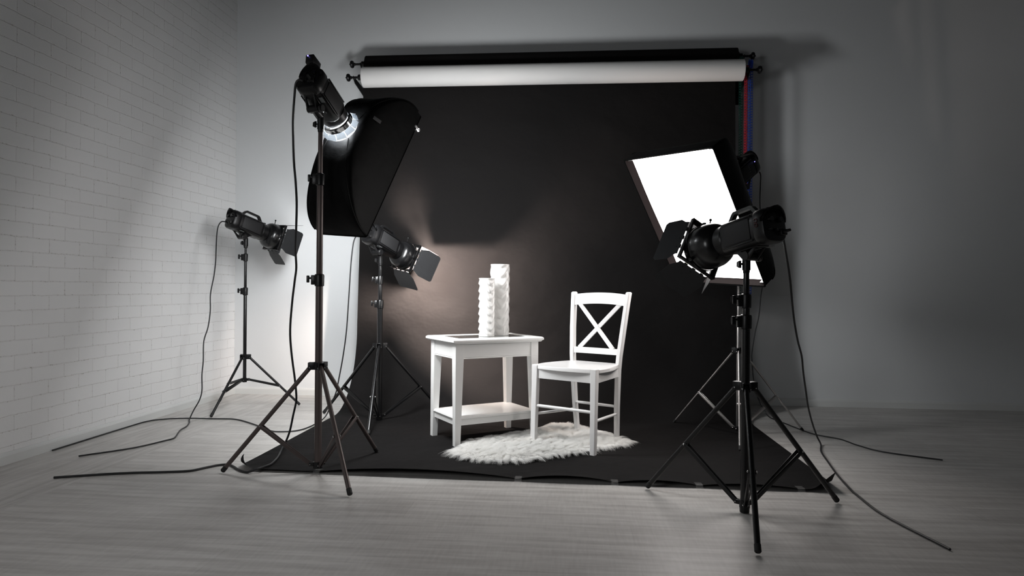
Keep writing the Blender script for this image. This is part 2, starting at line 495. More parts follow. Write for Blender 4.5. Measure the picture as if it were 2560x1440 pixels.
# ------------------------------------------------------------------ light stands
def light_stand(label, x, y, rad, ang, hub, low, bottom, frac, tubes, collars, leg_r, mt, mflat, mcol, top):
    """tubes: [(z0, z1, r)], collars: [(z, r, side)]"""
    t = thing('light_stand', label, 'light stand', (x, y, 0), group='light stands of the studio')
    names = ['lower_pole', 'middle_pole', 'upper_pole', 'top_pole']
    for nme, (z0, z1, r) in zip(names, tubes):
        MB().rings_along([((0, 0, z0), r * 0.9), ((0, 0, z0 + 0.003), r), ((0, 0, z1 - 0.003), r), ((0, 0, z1), r * 0.9)], 24).build(nme, mt, t)
    for z, r, side in collars:
        c = MB()
        c.rings_along([((0, 0, z - 0.031), r), ((0, 0, z - 0.028), r + 0.005), ((0, 0, z + 0.020), r + 0.006), ((0, 0, z + 0.026), r + 0.004), ((0, 0, z + 0.028), r)], 24)
        dx, dy = math.cos(side), math.sin(side)
        c.box((dx * (r + 0.008), dy * (r + 0.008), z), (0.026, 0.02, 0.046), Matrix.Rotation(side, 3, 'Z'), 0.003)
        co = c.build('collar', mcol, t)
        k = MB()
        k.cyl((dx * (r + 0.018), dy * (r + 0.018), z + 0.008), (dx * (r + 0.032), dy * (r + 0.032), z + 0.008), 0.005, n=12)
        k.box((dx * (r + 0.036), dy * (r + 0.036), z + 0.004), (0.013, 0.012, 0.034), Matrix.Rotation(side, 3, 'Z'), 0.003)
        k.build('clamp_knob', mcol, co)
        sc = Screws()
        for zz in (-0.012, 0.012):
            a2 = side - 0.9
            sc.sphere((math.cos(a2) * (r + 0.006), math.sin(a2) * (r + 0.006), z + zz), 0.003, n=8)
        sc.build('screw', M['screw'], co)
    r0 = tubes[0][2]
    h = MB()
    h.cyl((0, 0, hub - 0.022), (0, 0, hub + 0.012), r0 + 0.006, n=24)
    hs = Screws()
    l = MB()
    l.cyl((0, 0, low - 0.018), (0, 0, low + 0.012), r0 + 0.004, n=24)
    l.cyl((0, 0, bottom), (0, 0, low - 0.01), r0 + 0.002, r0 + 0.003, n=24)
    ls = Screws()
    legs = []
    for k in range(3):
        a = R(ang + 120 * k)
        d = Vector((math.cos(a), math.sin(a), 0))
        sd = Vector((-d.y, d.x, 0))
        rot = Matrix.Rotation(a, 3, 'Z')
        jr = r0 + 0.022
        for q in (-1, 1):
            h.box(d * (r0 + 0.014) + sd * q * (leg_r + 0.002) + Vector((0, 0, hub - 0.006)), (0.034, 0.003, 0.034), rot, 0.001)
            hs.sphere(d * jr + sd * q * (leg_r + 0.0045) + Vector((0, 0, hub - 0.012)), 0.0035, n=8)
            l.box(d * (r0 + 0.010) + sd * q * 0.007 + Vector((0, 0, low)), (0.028, 0.003, 0.018), rot, 0.001)
            ls.sphere(d * (r0 + 0.018) + sd * q * 0.0095 + Vector((0, 0, low)), 0.003, n=8)
        h.box(d * (r0 + 0.012) + Vector((0, 0, hub + 0.010)), (0.034, 2 * leg_r + 0.007, 0.004), rot, 0.001)
        p0 = d * jr + Vector((0, 0, hub - 0.012))
        p1 = d * rad + Vector((0, 0, leg_r + 0.004))
        ax = (p1 - p0).normalized()
        lg = MB().rings_along([(p0 - ax * 0.01, leg_r * 0.9), (p0, leg_r), (p1 - ax * 0.02, leg_r)], 18).build('leg', mt, t)
        tip = p1 + ax * 0.006
        MB().rings_along([(p1 - ax * 0.022, leg_r + 0.0012), (tip - ax * 0.004, leg_r + 0.0012), (tip, leg_r * 0.8)], 18).build('rubber_foot', M['black_matte'], lg)
        # brace: two flat bars from the lower hub to the leg
        jp = p0.lerp(p1, frac) 
        bz = MB()
        for q in (-1, 1):
            o2 = sd * q * (leg_r + 0.002)
            o1 = sd * q * 0.005
            bz.bar(d * (r0 + 0.018) + o1 + Vector((0, 0, low)), jp + o2, 0.0028, 0.010 + leg_r * 0.65, up=(0, 0, 1), bev=0.0006)
        brc = bz.build('brace', mflat, t)
        s2 = Screws()
        for q in (-1, 1):
            s2.sphere(jp + sd * q * (leg_r + 0.005), 0.004, n=8)
        s2.build('screw', M['screw'], brc)
    ho = h.build('leg_hub', mcol, t)
    hs.build('screw', M['screw'], ho)
    lo = l.build('lower_hub', mcol, t)
    ls.build('screw', M['screw'], lo)
    # spigot and its wing screw at the top of the pole
    tk = MB()
    tk.rings_along([((0, 0, top - 0.075), tubes[-1][2]), ((0, 0, top - 0.07), 0.0135), ((0, 0, top), 0.0135)], 20)
    tk.build('socket', M['black_plastic'], t)
    return t


SIDE = PI + 0.2
light_stand('black light stand near the corner by the white brick wall', -2.364, 4.77, 0.382, 263.6, 0.381, 0.209, 0.195, 0.60,
            [(0.195, 0.86, 0.0122), (0.84, 1.11, 0.0098), (1.09, 1.235, 0.0080)], [(0.853, 0.0122, SIDE), (1.10, 0.0098, SIDE)],
            0.0088, M['black_metal'], M['black_metal'], M['black_plastic'], 1.240)
light_stand('tall bronze light stand in the left foreground, astride the corner of the black paper', -1.197, 3.156, 0.443, 188.0, 0.516, 0.042, 0.026, 0.57,
            [(0.03, 0.925, 0.0172), (0.90, 1.41, 0.0148), (1.38, 1.635, 0.0112)], [(0.921, 0.0172, SIDE), (1.402, 0.0150, SIDE)],
            0.0105, M['bronze'], M['bronze_flat'], M['black_plastic'], 1.70)
light_stand('glossy black light stand between the white side table and the bronze stand', -1.266, 4.439, 0.477, 158.3, 0.506, 0.036, 0.004, 0.60,
            [(0.01, 0.785, 0.0182), (0.76, 0.945, 0.0135), (0.92, 1.10, 0.0105)], [(0.778, 0.0182, SIDE), (0.938, 0.0135, SIDE)],
            0.0105, M['black_enamel'], M['black_enamel'], M['black_enamel'], 1.105)
light_stand('thin silver light stand under the glowing white softbox', 1.029, 4.291, 0.457, 138.1, 0.523, 0.04, 0.025, 0.56,
            [(0.03, 0.705, 0.0100), (0.68, 0.835, 0.0085), (0.81, 1.49, 0.0072)], [(0.70, 0.0100, SIDE), (0.828, 0.0085, SIDE)],
            0.0062, M['silver'], M['silver'], M['black_plastic'], 1.49)
light_stand('black light stand nearest the camera at right, in front of the silver stand', 0.697, 2.784, 0.447, 141.5, 0.51, 0.04, 0.004, 0.55,
            [(0.01, 0.77, 0.0168), (0.74, 0.855, 0.0145), (0.83, 1.01, 0.0118)], [(0.763, 0.0168, SIDE), (0.846, 0.0145, SIDE)],
            0.0105, M['black_metal'], M['black_metal'], M['black_plastic'], 1.03)


# ------------------------------------------------------------------ studio lamp heads
def aim(az, el, roll=0.0):
    """local x forward, y left, z up"""
    az, el = R(az), R(el)
    return (Matrix.Rotation(az, 3, 'Z') @ Matrix.Rotation(-el, 3, 'Y') @ Matrix.Rotation(R(roll), 3, 'X'))


def sect(x, w, h, p=3.6, n=36, dz=0.0):
    out = []
    for i in range(n):
        a = 2 * PI * i / n
        c, s = math.cos(a), math.sin(a)
        out.append(Vector((x, math.copysign(abs(c) ** (2 / p), c) * w / 2, dz + math.copysign(abs(s) ** (2 / p), s) * h / 2)))
    return out


def leaf(side, ang, half, fr_x, cut=0.35, length=0.155, wide=0.17):
    """one barn door leaf hinged on a side of the frame; side angle about x (0 = +y, 90 = +z)"""
    mb = MB()
    hw = wide / 2
    pts = [(0, -hw * 0.80), (0.012, -hw * 0.80), (length * cut, -hw), (length - 0.012, -hw * 0.98), (length, -hw * 0.88),
           (length, hw * 0.88), (length - 0.012, hw * 0.98), (length * cut, hw), (0.012, hw * 0.80), (0, hw * 0.80)]
    ca, sa = math.cos(R(ang)), math.sin(R(ang))
    P = [Vector((u * ca + 0.008, half + u * sa, v)) for u, v in pts]
    nrm = Vector((-sa, ca, 0))
    mb.prism(P, nrm, 0.0014)
    for q in (-0.045, 0, 0.045):
        mb.cyl((0.006, half, q - 0.008), (0.006, half, q + 0.008), 0.004, n=10)
        mb.sphere(Vector((0.02 * ca + 0.008, half + 0.02 * sa, q)) + nrm * 0.001, 0.0028, n=8)
    mb.move(Matrix.Translation((fr_x, 0, 0)) @ Matrix.Rotation(R(side), 4, 'X'))
    return mb


def lamp_head(label, loc, az, el, doors=None, droll=0.0, s_rear=0.13, standtop=None, front='doors', L=0.29, print_side=0, rlen=0.132):
    rot = aim(az, el)
    t = thing('studio_lamp', label, 'studio lamp', loc, rot, group='studio lamp heads on stands')
    x0, x1 = -s_rear, L - s_rear
    inv = rot.inverted()
    # body
    b = MB()
    b.loft([sect(x0 + 0.045, 0.108, 0.120), sect(x0 + 0.05, 0.116, 0.128), sect(x0 + 0.06, 0.118, 0.130), sect(x1 - 0.05, 0.118, 0.130),
            sect(x1 - 0.042, 0.112, 0.124)])
    for q in (-1, 1):     # long ribs above and below the side panels
        b.box((0.5 * (x0 + x1), q * 0.0585, 0.049), (L - 0.12, 0.006, 0.006), bev=0.002)
        b.box((0.5 * (x0 + x1), q * 0.0585, -0.049), (L - 0.12, 0.006, 0.006), bev=0.002)
    body = b.build('body', M['black_plastic'], t)
    for q in (-1, 1):
        MB().box((0.5 * (x0 + x1) + 0.004, q * 0.0595, 0.0), (L - 0.135, 0.004, 0.082), bev=0.0015).build('side_panel', M['panel_grey'], t)
    # rear cap with a hood, dials and inlet
    c = MB()
    c.loft([sect(x0 + 0.052, 0.121, 0.133), sect(x0 + 0.046, 0.125, 0.138), sect(x0 + 0.014, 0.123, 0.136), sect(x0 + 0.003, 0.112, 0.126),
            sect(x0, 0.100, 0.114)])
    c.loft([[Vector((x0 - 0.028 + 0.03 * abs(i / 12 - 0.5) * 2, 0.060 * math.cos(PI * i / 12), 0.012 + 0.058 * math.sin(PI * i / 12) * k)) for i in range(13)] +
            [Vector((x0 + 0.012, 0.062 * math.cos(PI * i / 12), 0.012 + 0.060 * math.sin(PI * i / 12) * k)) for i in range(12, -1, -1)] for k in (1.0, 0.93)])
    cap = c.build('rear_cap', M['black_plastic'], t)
    for yy, zz, rr in ((-0.025, 0.02, 0.011), (0.022, 0.02, 0.011), (0.0, -0.022, 0.007), (0.03, -0.02, 0.006)):
        MB().cyl((x0 + 0.002, yy, zz), (x0 - 0.012, yy, zz), rr, rr * 0.9, n=16).build('dial', M['black_enamel'], cap)
    p = MB()
    p.box((x0 - 0.006, -0.03, -0.030), (0.016, 0.030, 0.024), bev=0.003)
    p.cyl((x0 - 0.01, -0.03, -0.030), (x0 - 0.042, -0.03, -0.030), 0.008, 0.005, n=14)
    p.build('power_plug', M['black_plastic'], cap)
    # front ring
    f = MB()
    f.lathe([(x1 - 0.05, 0.03), (x1 - 0.05, 0.060), (x1 - 0.044, 0.064), (x1 - 0.006, 0.064), (x1, 0.060), (x1, 0.03)], n=40)
    f.box((x1 - 0.02, 0, 0.066), (0.014, 0.010, 0.016), bev=0.003)
    f.build('front_ring', M['black_plastic'], t)
    # handle on top
    hx0, hx1 = x0 + 0.075, x1 - 0.055
    hd = MB()
    prof = [(hx0 - 0.012, 0.060), (hx0 + 0.020, 0.098), (hx0 + 0.030, 0.104), (hx1 - 0.030, 0.104), (hx1 - 0.020, 0.098), (hx1 + 0.012, 0.060)]
    inn = [(hx0 + 0.008, 0.060), (hx0 + 0.030, 0.088), (hx0 + 0.038, 0.092), (hx1 - 0.038, 0.092), (hx1 - 0.030, 0.088), (hx1 - 0.008, 0.060)]
    for (a, b3), (c3, d3) in zip(zip(prof[:-1], prof[1:]), zip(inn[:-1], inn[1:])):
        w = 0.011
        hd.hexa([(a[0], -w, a[1]), (c3[0], -w, c3[1]), (c3[0], w, c3[1]), (a[0], w, a[1]),
                 (b3[0], -w, b3[1]), (d3[0], -w, d3[1]), (d3[0], w, d3[1]), (b3[0], w, b3[1])], 0.0)
    ho = hd.build('handle', M['black_plastic'], t, smooth=False)
    # tilting bracket
    top = standtop if standtop is not None else -0.10
    S = inv @ Vector((0, 0, top))        # stand top in local axes
    br_ = MB()
    piv = Vector((0, 0, -0.082))
    for q in (-1, 1):
        br_.prism([Vector((-0.075, q * 0.024, -0.062)), Vector((-0.062, q * 0.024, -0.062)), Vector((-0.020, q * 0.024, -0.086)), Vector((0.030, q * 0.024, -0.062)),
                   Vector((0.048, q * 0.024, -0.062)), Vector((0.014, q * 0.024, -0.100)), Vector((-0.022, q * 0.024, -0.104))], (0, 1, 0), 0.007, 0.001)
    br_.box((-0.012, 0, -0.0655), (0.13, 0.055, 0.006), bev=0.002)
    br_.cyl(piv + Vector((-0.006, -0.030, -0.010)), piv + Vector((-0.006, 0.030, -0.010)), 0.018, n=24)
    upv = (inv @ Vector((0, 0, 1))).normalized()
    pv = piv + Vector((-0.006, 0, -0.010))
    br_.cyl(pv, S + upv * 0.005, 0.017, 0.0165, n=24)
    br_.cyl(S + upv * 0.005, S - upv * 0.055, 0.0165, n=24)
    bro = br_.build('bracket', M['black_plastic'], t)
    kn = MB()
    kn.rings_along([(pv + Vector((0, -0.030, 0)), 0.008), (pv + Vector((0, -0.036, 0)), 0.020), (pv + Vector((0, -0.046, 0)), 0.021), (pv + Vector((0, -0.050, 0)), 0.016)], 20)
    kn.build('tilt_knob', M['black_enamel'], bro)
    lt_ = (inv @ Vector((-1, 0, 0))).normalized()
    wk = MB()
    q0 = S - upv * 0.030
    wk.cyl(q0 + lt_ * 0.012, q0 + lt_ * 0.026, 0.0045, n=10)
    wk.rings_along([(q0 + lt_ * 0.024 + upv * 0.014, 0.004), (q0 + lt_ * 0.029 + upv * 0.008, 0.009), (q0 + lt_ * 0.029 - upv * 0.010, 0.010), (q0 + lt_ * 0.024 - upv * 0.016, 0.005)], 12)
    wk.build('wing_screw', M['black_enamel'], bro)
    # name plate tag underneath
    MB().box((x0 + 0.085, -0.0600 + 0.012, -0.0655), (0.03, 0.02, 0.0015)).build('rating_plate', M['print_grey'], t, smooth=False)
    if front == 'doors':
        xr = x1
        rf = MB()
        kq = rlen / 0.132
        outp = [(xr - 0.004, 0.050), (xr + 0.004, 0.063), (xr + 0.014, 0.077), (xr + 0.030, 0.087), (xr + 0.052, 0.094), (xr + 0.078, 0.0965), (xr + 0.095, 0.0955), (xr + 0.100, 0.0965),
                (xr + 0.104, 0.0945), (xr + 0.110, 0.0965), (xr + 0.114, 0.0945), (xr + 0.126, 0.0950)]
        inp = [(xr + 0.126, 0.0925), (xr + 0.095, 0.0925), (xr + 0.078, 0.0930), (xr + 0.052, 0.0905), (xr + 0.030, 0.083), (xr + 0.014, 0.073), (xr + 0.006, 0.050)]
        outp = [(xr + (a - xr) * kq, r_) for a, r_ in outp]
        inp = [(xr + (a - xr) * kq, r_) for a, r_ in inp]
        rf.lathe(outp, n=48)
        rfo = rf.build('reflector', M['black_enamel'], t)
        ri = MB()
        ri.lathe([outp[-1]] + inp, n=48)
        ri.build('reflector_lining', M['silver'], rfo)
        bl = MB()
        bl.lathe([(xr + 0.02, 0.048), (xr + 0.055, 0.044), (xr + 0.066, 0.03), (xr + 0.07, 0.001)], n=24)
        bl.build('flash_dome', M['white_cloth'], t)
        MB().sphere((xr + 0.022, -0.052, 0.053), 0.006, (1.3, 1, 1), 10).build('rivet', M['screw'], rfo)
        # barn doors
        fx = xr + rlen
        half = 0.102
        rl = Matrix.Rotation(R(droll), 4, 'X')
        fr = MB()
        for q in range(4):
            a = q * 90
            tmp = MB()
            tmp.box((fx, half - 0.005, 0), (0.020, 0.004, 2 * half - 0.004), bev=0.001)
            tmp.box((fx + 0.008, half - 0.012, 0), (0.003, 0.018, 2 * half - 0.004), bev=0.0008)
            tmp.move(Matrix.Rotation(R(a), 4, 'X'))
            me = bpy.data.meshes.new('t')
            tmp.bm.to_mesh(me)
            tmp.bm.free()
            fr.bm.from_mesh(me)
            bpy.data.meshes.remove(me)
        fr.lathe([(fx - 0.016, 0.0975), (fx - 0.016, 0.1000), (fx + 0.006, 0.1000), (fx + 0.006, 0.0975), (fx - 0.016, 0.0975)], n=40)
        for a in (60, 180, 300):
            ca, sa = math.cos(R(a)), math.sin(R(a))
            fr.box((fx - 0.022, 0.103 * ca, 0.103 * sa), (0.022, 0.014, 0.014), Matrix.Rotation(R(a), 3, 'X'), 0.002)
        fr.move(rl)
        fo = fr.build('barn_door_frame', M['black_metal'], t)
        sk = MB()
        a = R(78)
        sk.cyl((fx - 0.022, 0.106 * math.cos(a), 0.106 * math.sin(a)), (fx - 0.022, 0.128 * math.cos(a), 0.128 * math.sin(a)), 0.003, n=8)
        sk.sphere((fx - 0.022, 0.132 * math.cos(a), 0.132 * math.sin(a)), 0.0065, n=10)
        sk.move(rl)
        sk.build('clamp_screw', M['black_enamel'], fo)
        for sd_, an, ln, wd_ in doors:
            lf = leaf(sd_, an, half, fx + 0.006, length=ln, wide=wd_)
            lf.move(rl)
            lf.build('barn_door', M['leaf_black'], fo)
    return t


# angles: 0 = left of the lamp's aim, 90 = top, 180 = right, 270 = bottom
lamp_head('black lamp with barn doors beside the white brick wall, aimed right', (-2.364, 4.77, 1.334), 58.0, -17.2,
          [(180, 0, 0.145, 0.195), (90, 22, 0.150, 0.17), (270, 36, 0.125, 0.14), (0, 12, 0.150, 0.17)], droll=4, standtop=-0.098, rlen=0.092)
lamp_head('black lamp with grey barn doors glowing onto the backdrop left of the vases', (-1.266, 4.439, 1.203), 61.0, -21.9,
          [(180, 15, 0.170, 0.195), (90, 4, 0.190, 0.204), (270, 30, 0.158, 0.198), (0, 9, 0.190, 0.195)], droll=11, s_rear=0.120, standtop=-0.102, rlen=0.092)
lamp_head('near lamp with open barn doors, silhouetted against the glowing softbox', (0.697, 2.784, 1.112), 118.9, -10.0,
          [(0, 12, 0.135, 0.205), (270, 25, 0.150, 0.19), (180, 27, 0.200, 0.17), (90, 10, 0.14, 0.17)], droll=30, s_rear=0.150, standtop=-0.09, L=0.285)
HB = lamp_head('black lamp on the tallest stand, holding the dark softbox from behind', (-1.197, 3.156, 1.800), 75.5, -31.6,
               s_rear=0.115, standtop=-0.105, front='ring', L=0.27)
HD = lamp_head('black lamp behind the glowing softbox, beside the coloured pull chains', tuple(Vector((1.029, 4.291, 1.573)) + aim(217.6, -35.1) @ Vector((0, 0, 0.03))), 217.6, -35.1,
               s_rear=0.155, standtop=-0.098, front='ring', L=0.30)
# receiver with a blue diode on the softbox lamp at left
MB().hexa([(-0.150, -0.020, 0.060), (-0.085, -0.020, 0.060), (-0.085, 0.020, 0.060), (-0.150, 0.020, 0.060),
           (-0.165, -0.022, 0.098), (-0.100, -0.022, 0.104), (-0.100, 0.022, 0.104), (-0.165, 0.022, 0.098)], 0.003).build('receiver', M['black_plastic'], HB)
MB().sphere((-0.166, 0.006, 0.088), 0.0035, n=10).build('indicator_light', M['led_blue'], HB)
MB().sphere((-0.110, 0.0632, 0.020), 0.0028, n=10).build('indicator_light', M['led_blue'], HD)
# faint lettering on the lamp behind the right softbox
cu = bpy.data.curves.new('lettering', 'FONT')
cu.body = 'DIGI A'
cu.size = 0.016
cu.extrude = 0.0003
cu.materials.append(M['print_grey'])
tmp_o = bpy.data.objects.new('tmp', cu)
COL.objects.link(tmp_o)
bpy.context.view_layer.update()
me = bpy.data.meshes.new_from_object(tmp_o.evaluated_get(bpy.context.evaluated_depsgraph_get()))
bpy.data.objects.remove(tmp_o, do_unlink=True)
me.materials.clear()
me.materials.append(M['print_grey'])
lo = bpy.data.objects.new('lettering', me)
COL.objects.link(lo)
lo.parent = HD
lo.matrix_local = Matrix(((0, -1, 0, -0.038), (0, 0, 1, 0.0618), (-1, 0, 0, 0.030), (0, 0, 0, 1)))
HE = [o for o in COL.objects if 'silhouetted against' in o.get('label', '')][0]
lm = MB()
for zc in (0.020, 0.002):
    lm.tube([Vector((-0.118 + 0.008 * math.cos(a), 0.0638, zc + 0.007 * math.sin(a))) for a in [R(20 + 32 * i) for i in range(11)]], 0.0014, 6, 1)
lm.build('logo_mark', M['red_mark'], HE)


# ------------------------------------------------------------------ softboxes
def softbox(label, loc, az, el, roll, q, W, H, x_ring, lining, diff, exps, lip=0.055, ring_r=0.072, mats=None):
    rot = aim(az, el, roll)
    t = thing('softbox', label, 'softbox', loc, rot, group='softboxes')

    def rect(x, w, h, rr, n=9, bulge=0.0):
        """rounded rectangle, point order fixed so rings match"""
        out = []
        for cx, cz, a0 in ((1, 1, 0), (-1, 1, 90), (-1, -1, 180), (1, -1, 270)):
            for i in range(n):
                a = R(a0 + 90 * i / (n - 1))
                out.append(Vector((x, cx * (w / 2 - rr) + rr * math.cos(a), cz * (h / 2 - rr) + rr * math.sin(a))))
            # points along the straight side, sagging between the rods
            nx = {0: (-1, 1), 90: (-1, -1), 180: (1, -1), 270: (1, 1)}[a0]
            p0 = out[-1]
            if a0 in (0, 180):
                p1 = Vector((x, nx[0] * (w / 2 - rr), p0.z))
            else:
                p1 = Vector((x, p0.y, nx[1] * (h / 2 - rr)))
            for i in range(1, 6):
                v = p0.lerp(p1, i / 6)
                sg = bulge * math.sin(PI * i / 6)
                v = Vector((v.x, v.y * (1 - sg), v.z * (1 - sg * 0.6)))
                out.append(v)
        return out

    xs = x_ring + 0.012
    rings = []
    NT = 20
    xe = q - lip - 0.02
    for i in range(NT + 1):
        u = i / NT
        s_ = (1 - (1 - u) ** 2) ** exps
        w = 2 * ring_r * (1 - s_) + W * s_
        h = 2 * ring_r * (1 - s_) + H * s_
        rr = min(w, h) * 0.49 * (1 - s_) + 0.012 * s_
        rings.append(rect(xs + (xe - xs) * u, w, h, rr, bulge=0.035 * math.sin(PI * u)))
    rings.append(rect(q, W, H, 0.012))
    sh = MB()
    sh.loft(rings, cap=False)
    # inside skin, so the shell has thickness
    sh.loft([[Vector((v.x, v.y * 0.985, v.z * 0.985)) for v in rg] for rg in rings], cap=False)
    sh.loft([rings[-1], [Vector((v.x, v.y * 0.985, v.z * 0.985)) for v in rings[-1]]], cap=False)
    shell = sh.build('fabric_shell', M['softbox_black'], t, angle=60)
    # lip lining
    li = MB()
    li.loft([rect(q + 0.0005, W * 0.984, H * 0.984, 0.012), rect(q - lip - 0.01, W * 0.980, H * 0.980, 0.012)], cap=False)
    li.build('lip_lining', lining, t)
    # welt along the front edge
    ed = MB()
    ed.tube([Vector((v.x, v.y * 1.002, v.z * 1.002)) for v in rect(q, W, H, 0.012)] + [rect(q, W, H, 0.012)[0] * 1.0], 0.003, 6, 1)
    ed.build('edge_binding', M['softbox_black'], t)
    # diffuser cloth, slightly slack
    rnd = random.Random(3)
    ph = [rnd.uniform(0, 6) for _ in range(4)]

    def dfn(u, v):
        y, z = (u - 0.5) * W * 0.974, (v - 0.5) * H * 0.974
        e_ = 16 * u * (1 - u) * v * (1 - v)
        return Vector((q - lip + 0.012 * e_ + 0.003 * math.sin(9 * u + ph[0]) * math.sin(7 * v + ph[1]), y, z))
    MB().grid(dfn, 24, 24).build('diffuser', diff, t)
    # corner tabs of white velcro
    for cy_, cz_ in ((1, 1), (-1, 1), (-1, -1), (1, -1)):
        MB().box((q - lip * 0.6, cy_ * (W / 2 - 0.03), cz_ * (H / 2 - 0.016)), (0.03, 0.03, 0.004), bev=0.001).build('corner_tab', M['white_cloth'], t)
    # rods under the seams
    for k_, (cy_, cz_) in enumerate(((1, 1), (-1, 1), (-1, -1), (1, -1))):
        idx = k_ * 14 + 4
        MB().tube([rg[idx] + Vector((0, 0.0015 * cy_, 0.0015 * cz_)) for rg in rings[::2]], 0.0035, 6, 3).build('rod_sleeve', M['softbox_black'], shell)
    return t, rings


QD = 0.50
SBD, _ = softbox('glowing white softbox with black sides on the silver stand', (1.029, 4.291, 1.573), 217.6, -35.1, -3.4, QD, 0.660, 0.885, 0.165,
                 M['softbox_lining'], M['diffuser_right'], 0.66)
SBB, ringsB = softbox('big dark softbox seen from behind, facing away towards the backdrop', (-1.197, 3.156, 1.795), 75.5, -31.6, 5.2, 0.545, 0.30, 0.84, 0.205,
                      M['softbox_lining'], M['diffuser_left'], 0.57, lip=0.018, ring_r=0.082)


def speed_ring(parent, x, r, petals):
    """polished ring that joins lamp and softbox"""
    mb = MB()
    mb.lathe([(x - 0.022, r * 0.86), (x - 0.020, r * 0.98), (x + 0.004, r * 1.0), (x + 0.006, r * 0.86)], n=48)
    o = mb.build('speed_ring', M['chrome'], parent)
    if petals:
        for k_ in range(11):
            a = 2 * PI * k_ / 11 + 0.2
            pm = MB()
            w = 0.93 * PI * r / 11
            pts = [Vector((x + 0.004, r * 1.0, -w)), Vector((x + 0.004, r * 1.0, w)), Vector((x + 0.024, r * 1.22, w * 1.18)), Vector((x + 0.029, r * 1.22, -w * 1.18))]
            nrm = (pts[1] - pts[0]).cross(pts[2] - pts[0])
            pm.prism(pts, nrm, 0.0012)
            pm.move(Matrix.Rotation(a, 4, 'X'))
            pm.build('petal', M['glassy'], o, smooth=False)
    return o


speed_ring(SBB, 0.170, 0.078, True)
speed_ring(SBD, 0.170, 0.070, False)
# tag and toggle on the dark softbox
tp = ringsB[3][23]
MB().box(tp + Vector((0.012, -0.012, 0.0)), (0.045, 0.003, 0.020), Matrix.Rotation(R(-35), 3, 'Z'), 0.001).build('fabric_tag', M['grey_tag'], SBB)
tg = MB()
tg.cyl((0.530, -0.155, 0.330), (0.560, -0.155, 0.330), 0.006, n=12)
tg.box((0.568, -0.155, 0.334), (0.012, 0.012, 0.016), bev=0.002)
tg.build('toggle', M['white_cloth'], SBB)

# the lamps' own light -----------------------------------------------------
def bulb(name, parent, lx, power, color, rad, lz=0.0):
    ld = bpy.data.lights.new(name, 'POINT')
    ld.energy = power
    ld.color = color
    ld.shadow_soft_size = rad
    o = bpy.data.objects.new(name, ld)
    COL.objects.link(o)
    o.parent = parent
    o.location = (lx, 0, lz)
    return o


bulb('flash_tube_glow', HB, 0.196, LEAK_W, (0.93, 0.97, 1.0), 0.030)


# ------------------------------------------------------------------ rolls of paper, brackets and chains
def roll(parent, x0, x1, y, z, r, material, name):
    mb = MB()
    prof = [(x0, 0.03), (x0, r - 0.002), (x0 + 0.002, r), (x1 - 0.002, r), (x1, r - 0.002), (x1, 0.03)]
    mb.lathe(prof, Matrix.Translation((0, y, z)), n=64)
    return mb.build(name, material, parent)


def end_plug(parent, x, y, z, sg):
    """expanding plug with its knob; sg = -1 at the left end, +1 at the right end"""
    mb = MB()
    mb.lathe([(0, 0.0), (0, 0.033), (sg * 0.012, 0.033), (sg * 0.014, 0.022), (sg * 0.036, 0.022), (sg * 0.040, 0.018), (sg * 0.040, 0.0)], Matrix.Translation((x, y, z)), n=24)
    mb.lathe([(sg * 0.04, 0.0), (sg * 0.04, 0.0085), (sg * 0.090, 0.0085), (sg * 0.092, 0.012), (sg * 0.100, 0.012), (sg * 0.102, 0.0)], Matrix.Translation((x, y, z)), n=20)
    o = mb.build('end_plug', M['black_plastic'], parent)
    kb = MB()
    kb.lathe([(sg * 0.100, 0.0), (sg * 0.100, 0.012), (sg * 0.106, 0.026), (sg * 0.116, 0.030), (sg * 0.126, 0.026), (sg * 0.130, 0.012), (sg * 0.138, 0.004), (sg * 0.138, 0.0)],
             Matrix.Translation((x, y, z)), n=20)
    kb.build('knob', M['black_plastic'], o)
    return o


WZ, WY = 2.484, 5.05
t = thing('white_paper_roll', 'rolled white background paper hanging in front of the black backdrop', 'paper roll', (0, 0, 0))
roll(t, -1.585, 1.232, WY, WZ, 0.0765, M['white_paper'], 'paper')
end_plug(t, -1.585, WY, WZ, -1)
end_plug(t, 1.232, WY, WZ, 1)

BZ, BY, BR = 2.640, 5.215, 0.062
t = thing('black_paper_backdrop', 'black seamless paper backdrop sweeping from its roll down across the floor', 'backdrop', (0, 0, 0))
roll(t, -1.612, 1.225, BY, BZ, BR, M['black_paper'], 'paper_core_roll')
end_plug(t, -1.612, BY, BZ, -1)
end_plug(t, 1.225, BY, BZ, 1)
# the sheet: profile in y/z, from the roll down the wall, through a wide curve, out over the floor
SWR = 0.62
yh = BY - BR - 0.001
prof = []
for i in range(31):
    zz = BZ + (SWR - BZ) * i / 30
    prof.append((yh - 0.10 * (i / 30) ** 1.6, zz))
y_c = prof[-1][0]
for i in range(1, 25):
    a = (PI / 2) * i / 24
    prof.append((y_c - SWR * (1 - math.cos(a)) * 0.80, 0.004 + (SWR - 0.004) * (1 - math.sin(a)) ** 1.0))
yf = prof[-1][0]
EDGE = 3.118
for i in range(1, 61):
    prof.append((yf + (EDGE - yf) * i / 60, 0.004))
XLP, XRP = -1.615, 1.200
tapes = [-1.195, -0.235, 0.205, 0.580, 1.020]


def lift(x):
    """how far the taped front edge bows up between the tapes"""
    pts = [XLP] + tapes + [XRP]
    amp = [0.004, 0.030, 0.024, 0.018, 0.016, 0.004]
    for a, b3, am in zip(pts[:-1], pts[1:], amp):
        if a <= x <= b3:
            return 0.006 + am * math.sin(PI * (x - a) / (b3 - a)) ** 0.7
    return 0.006


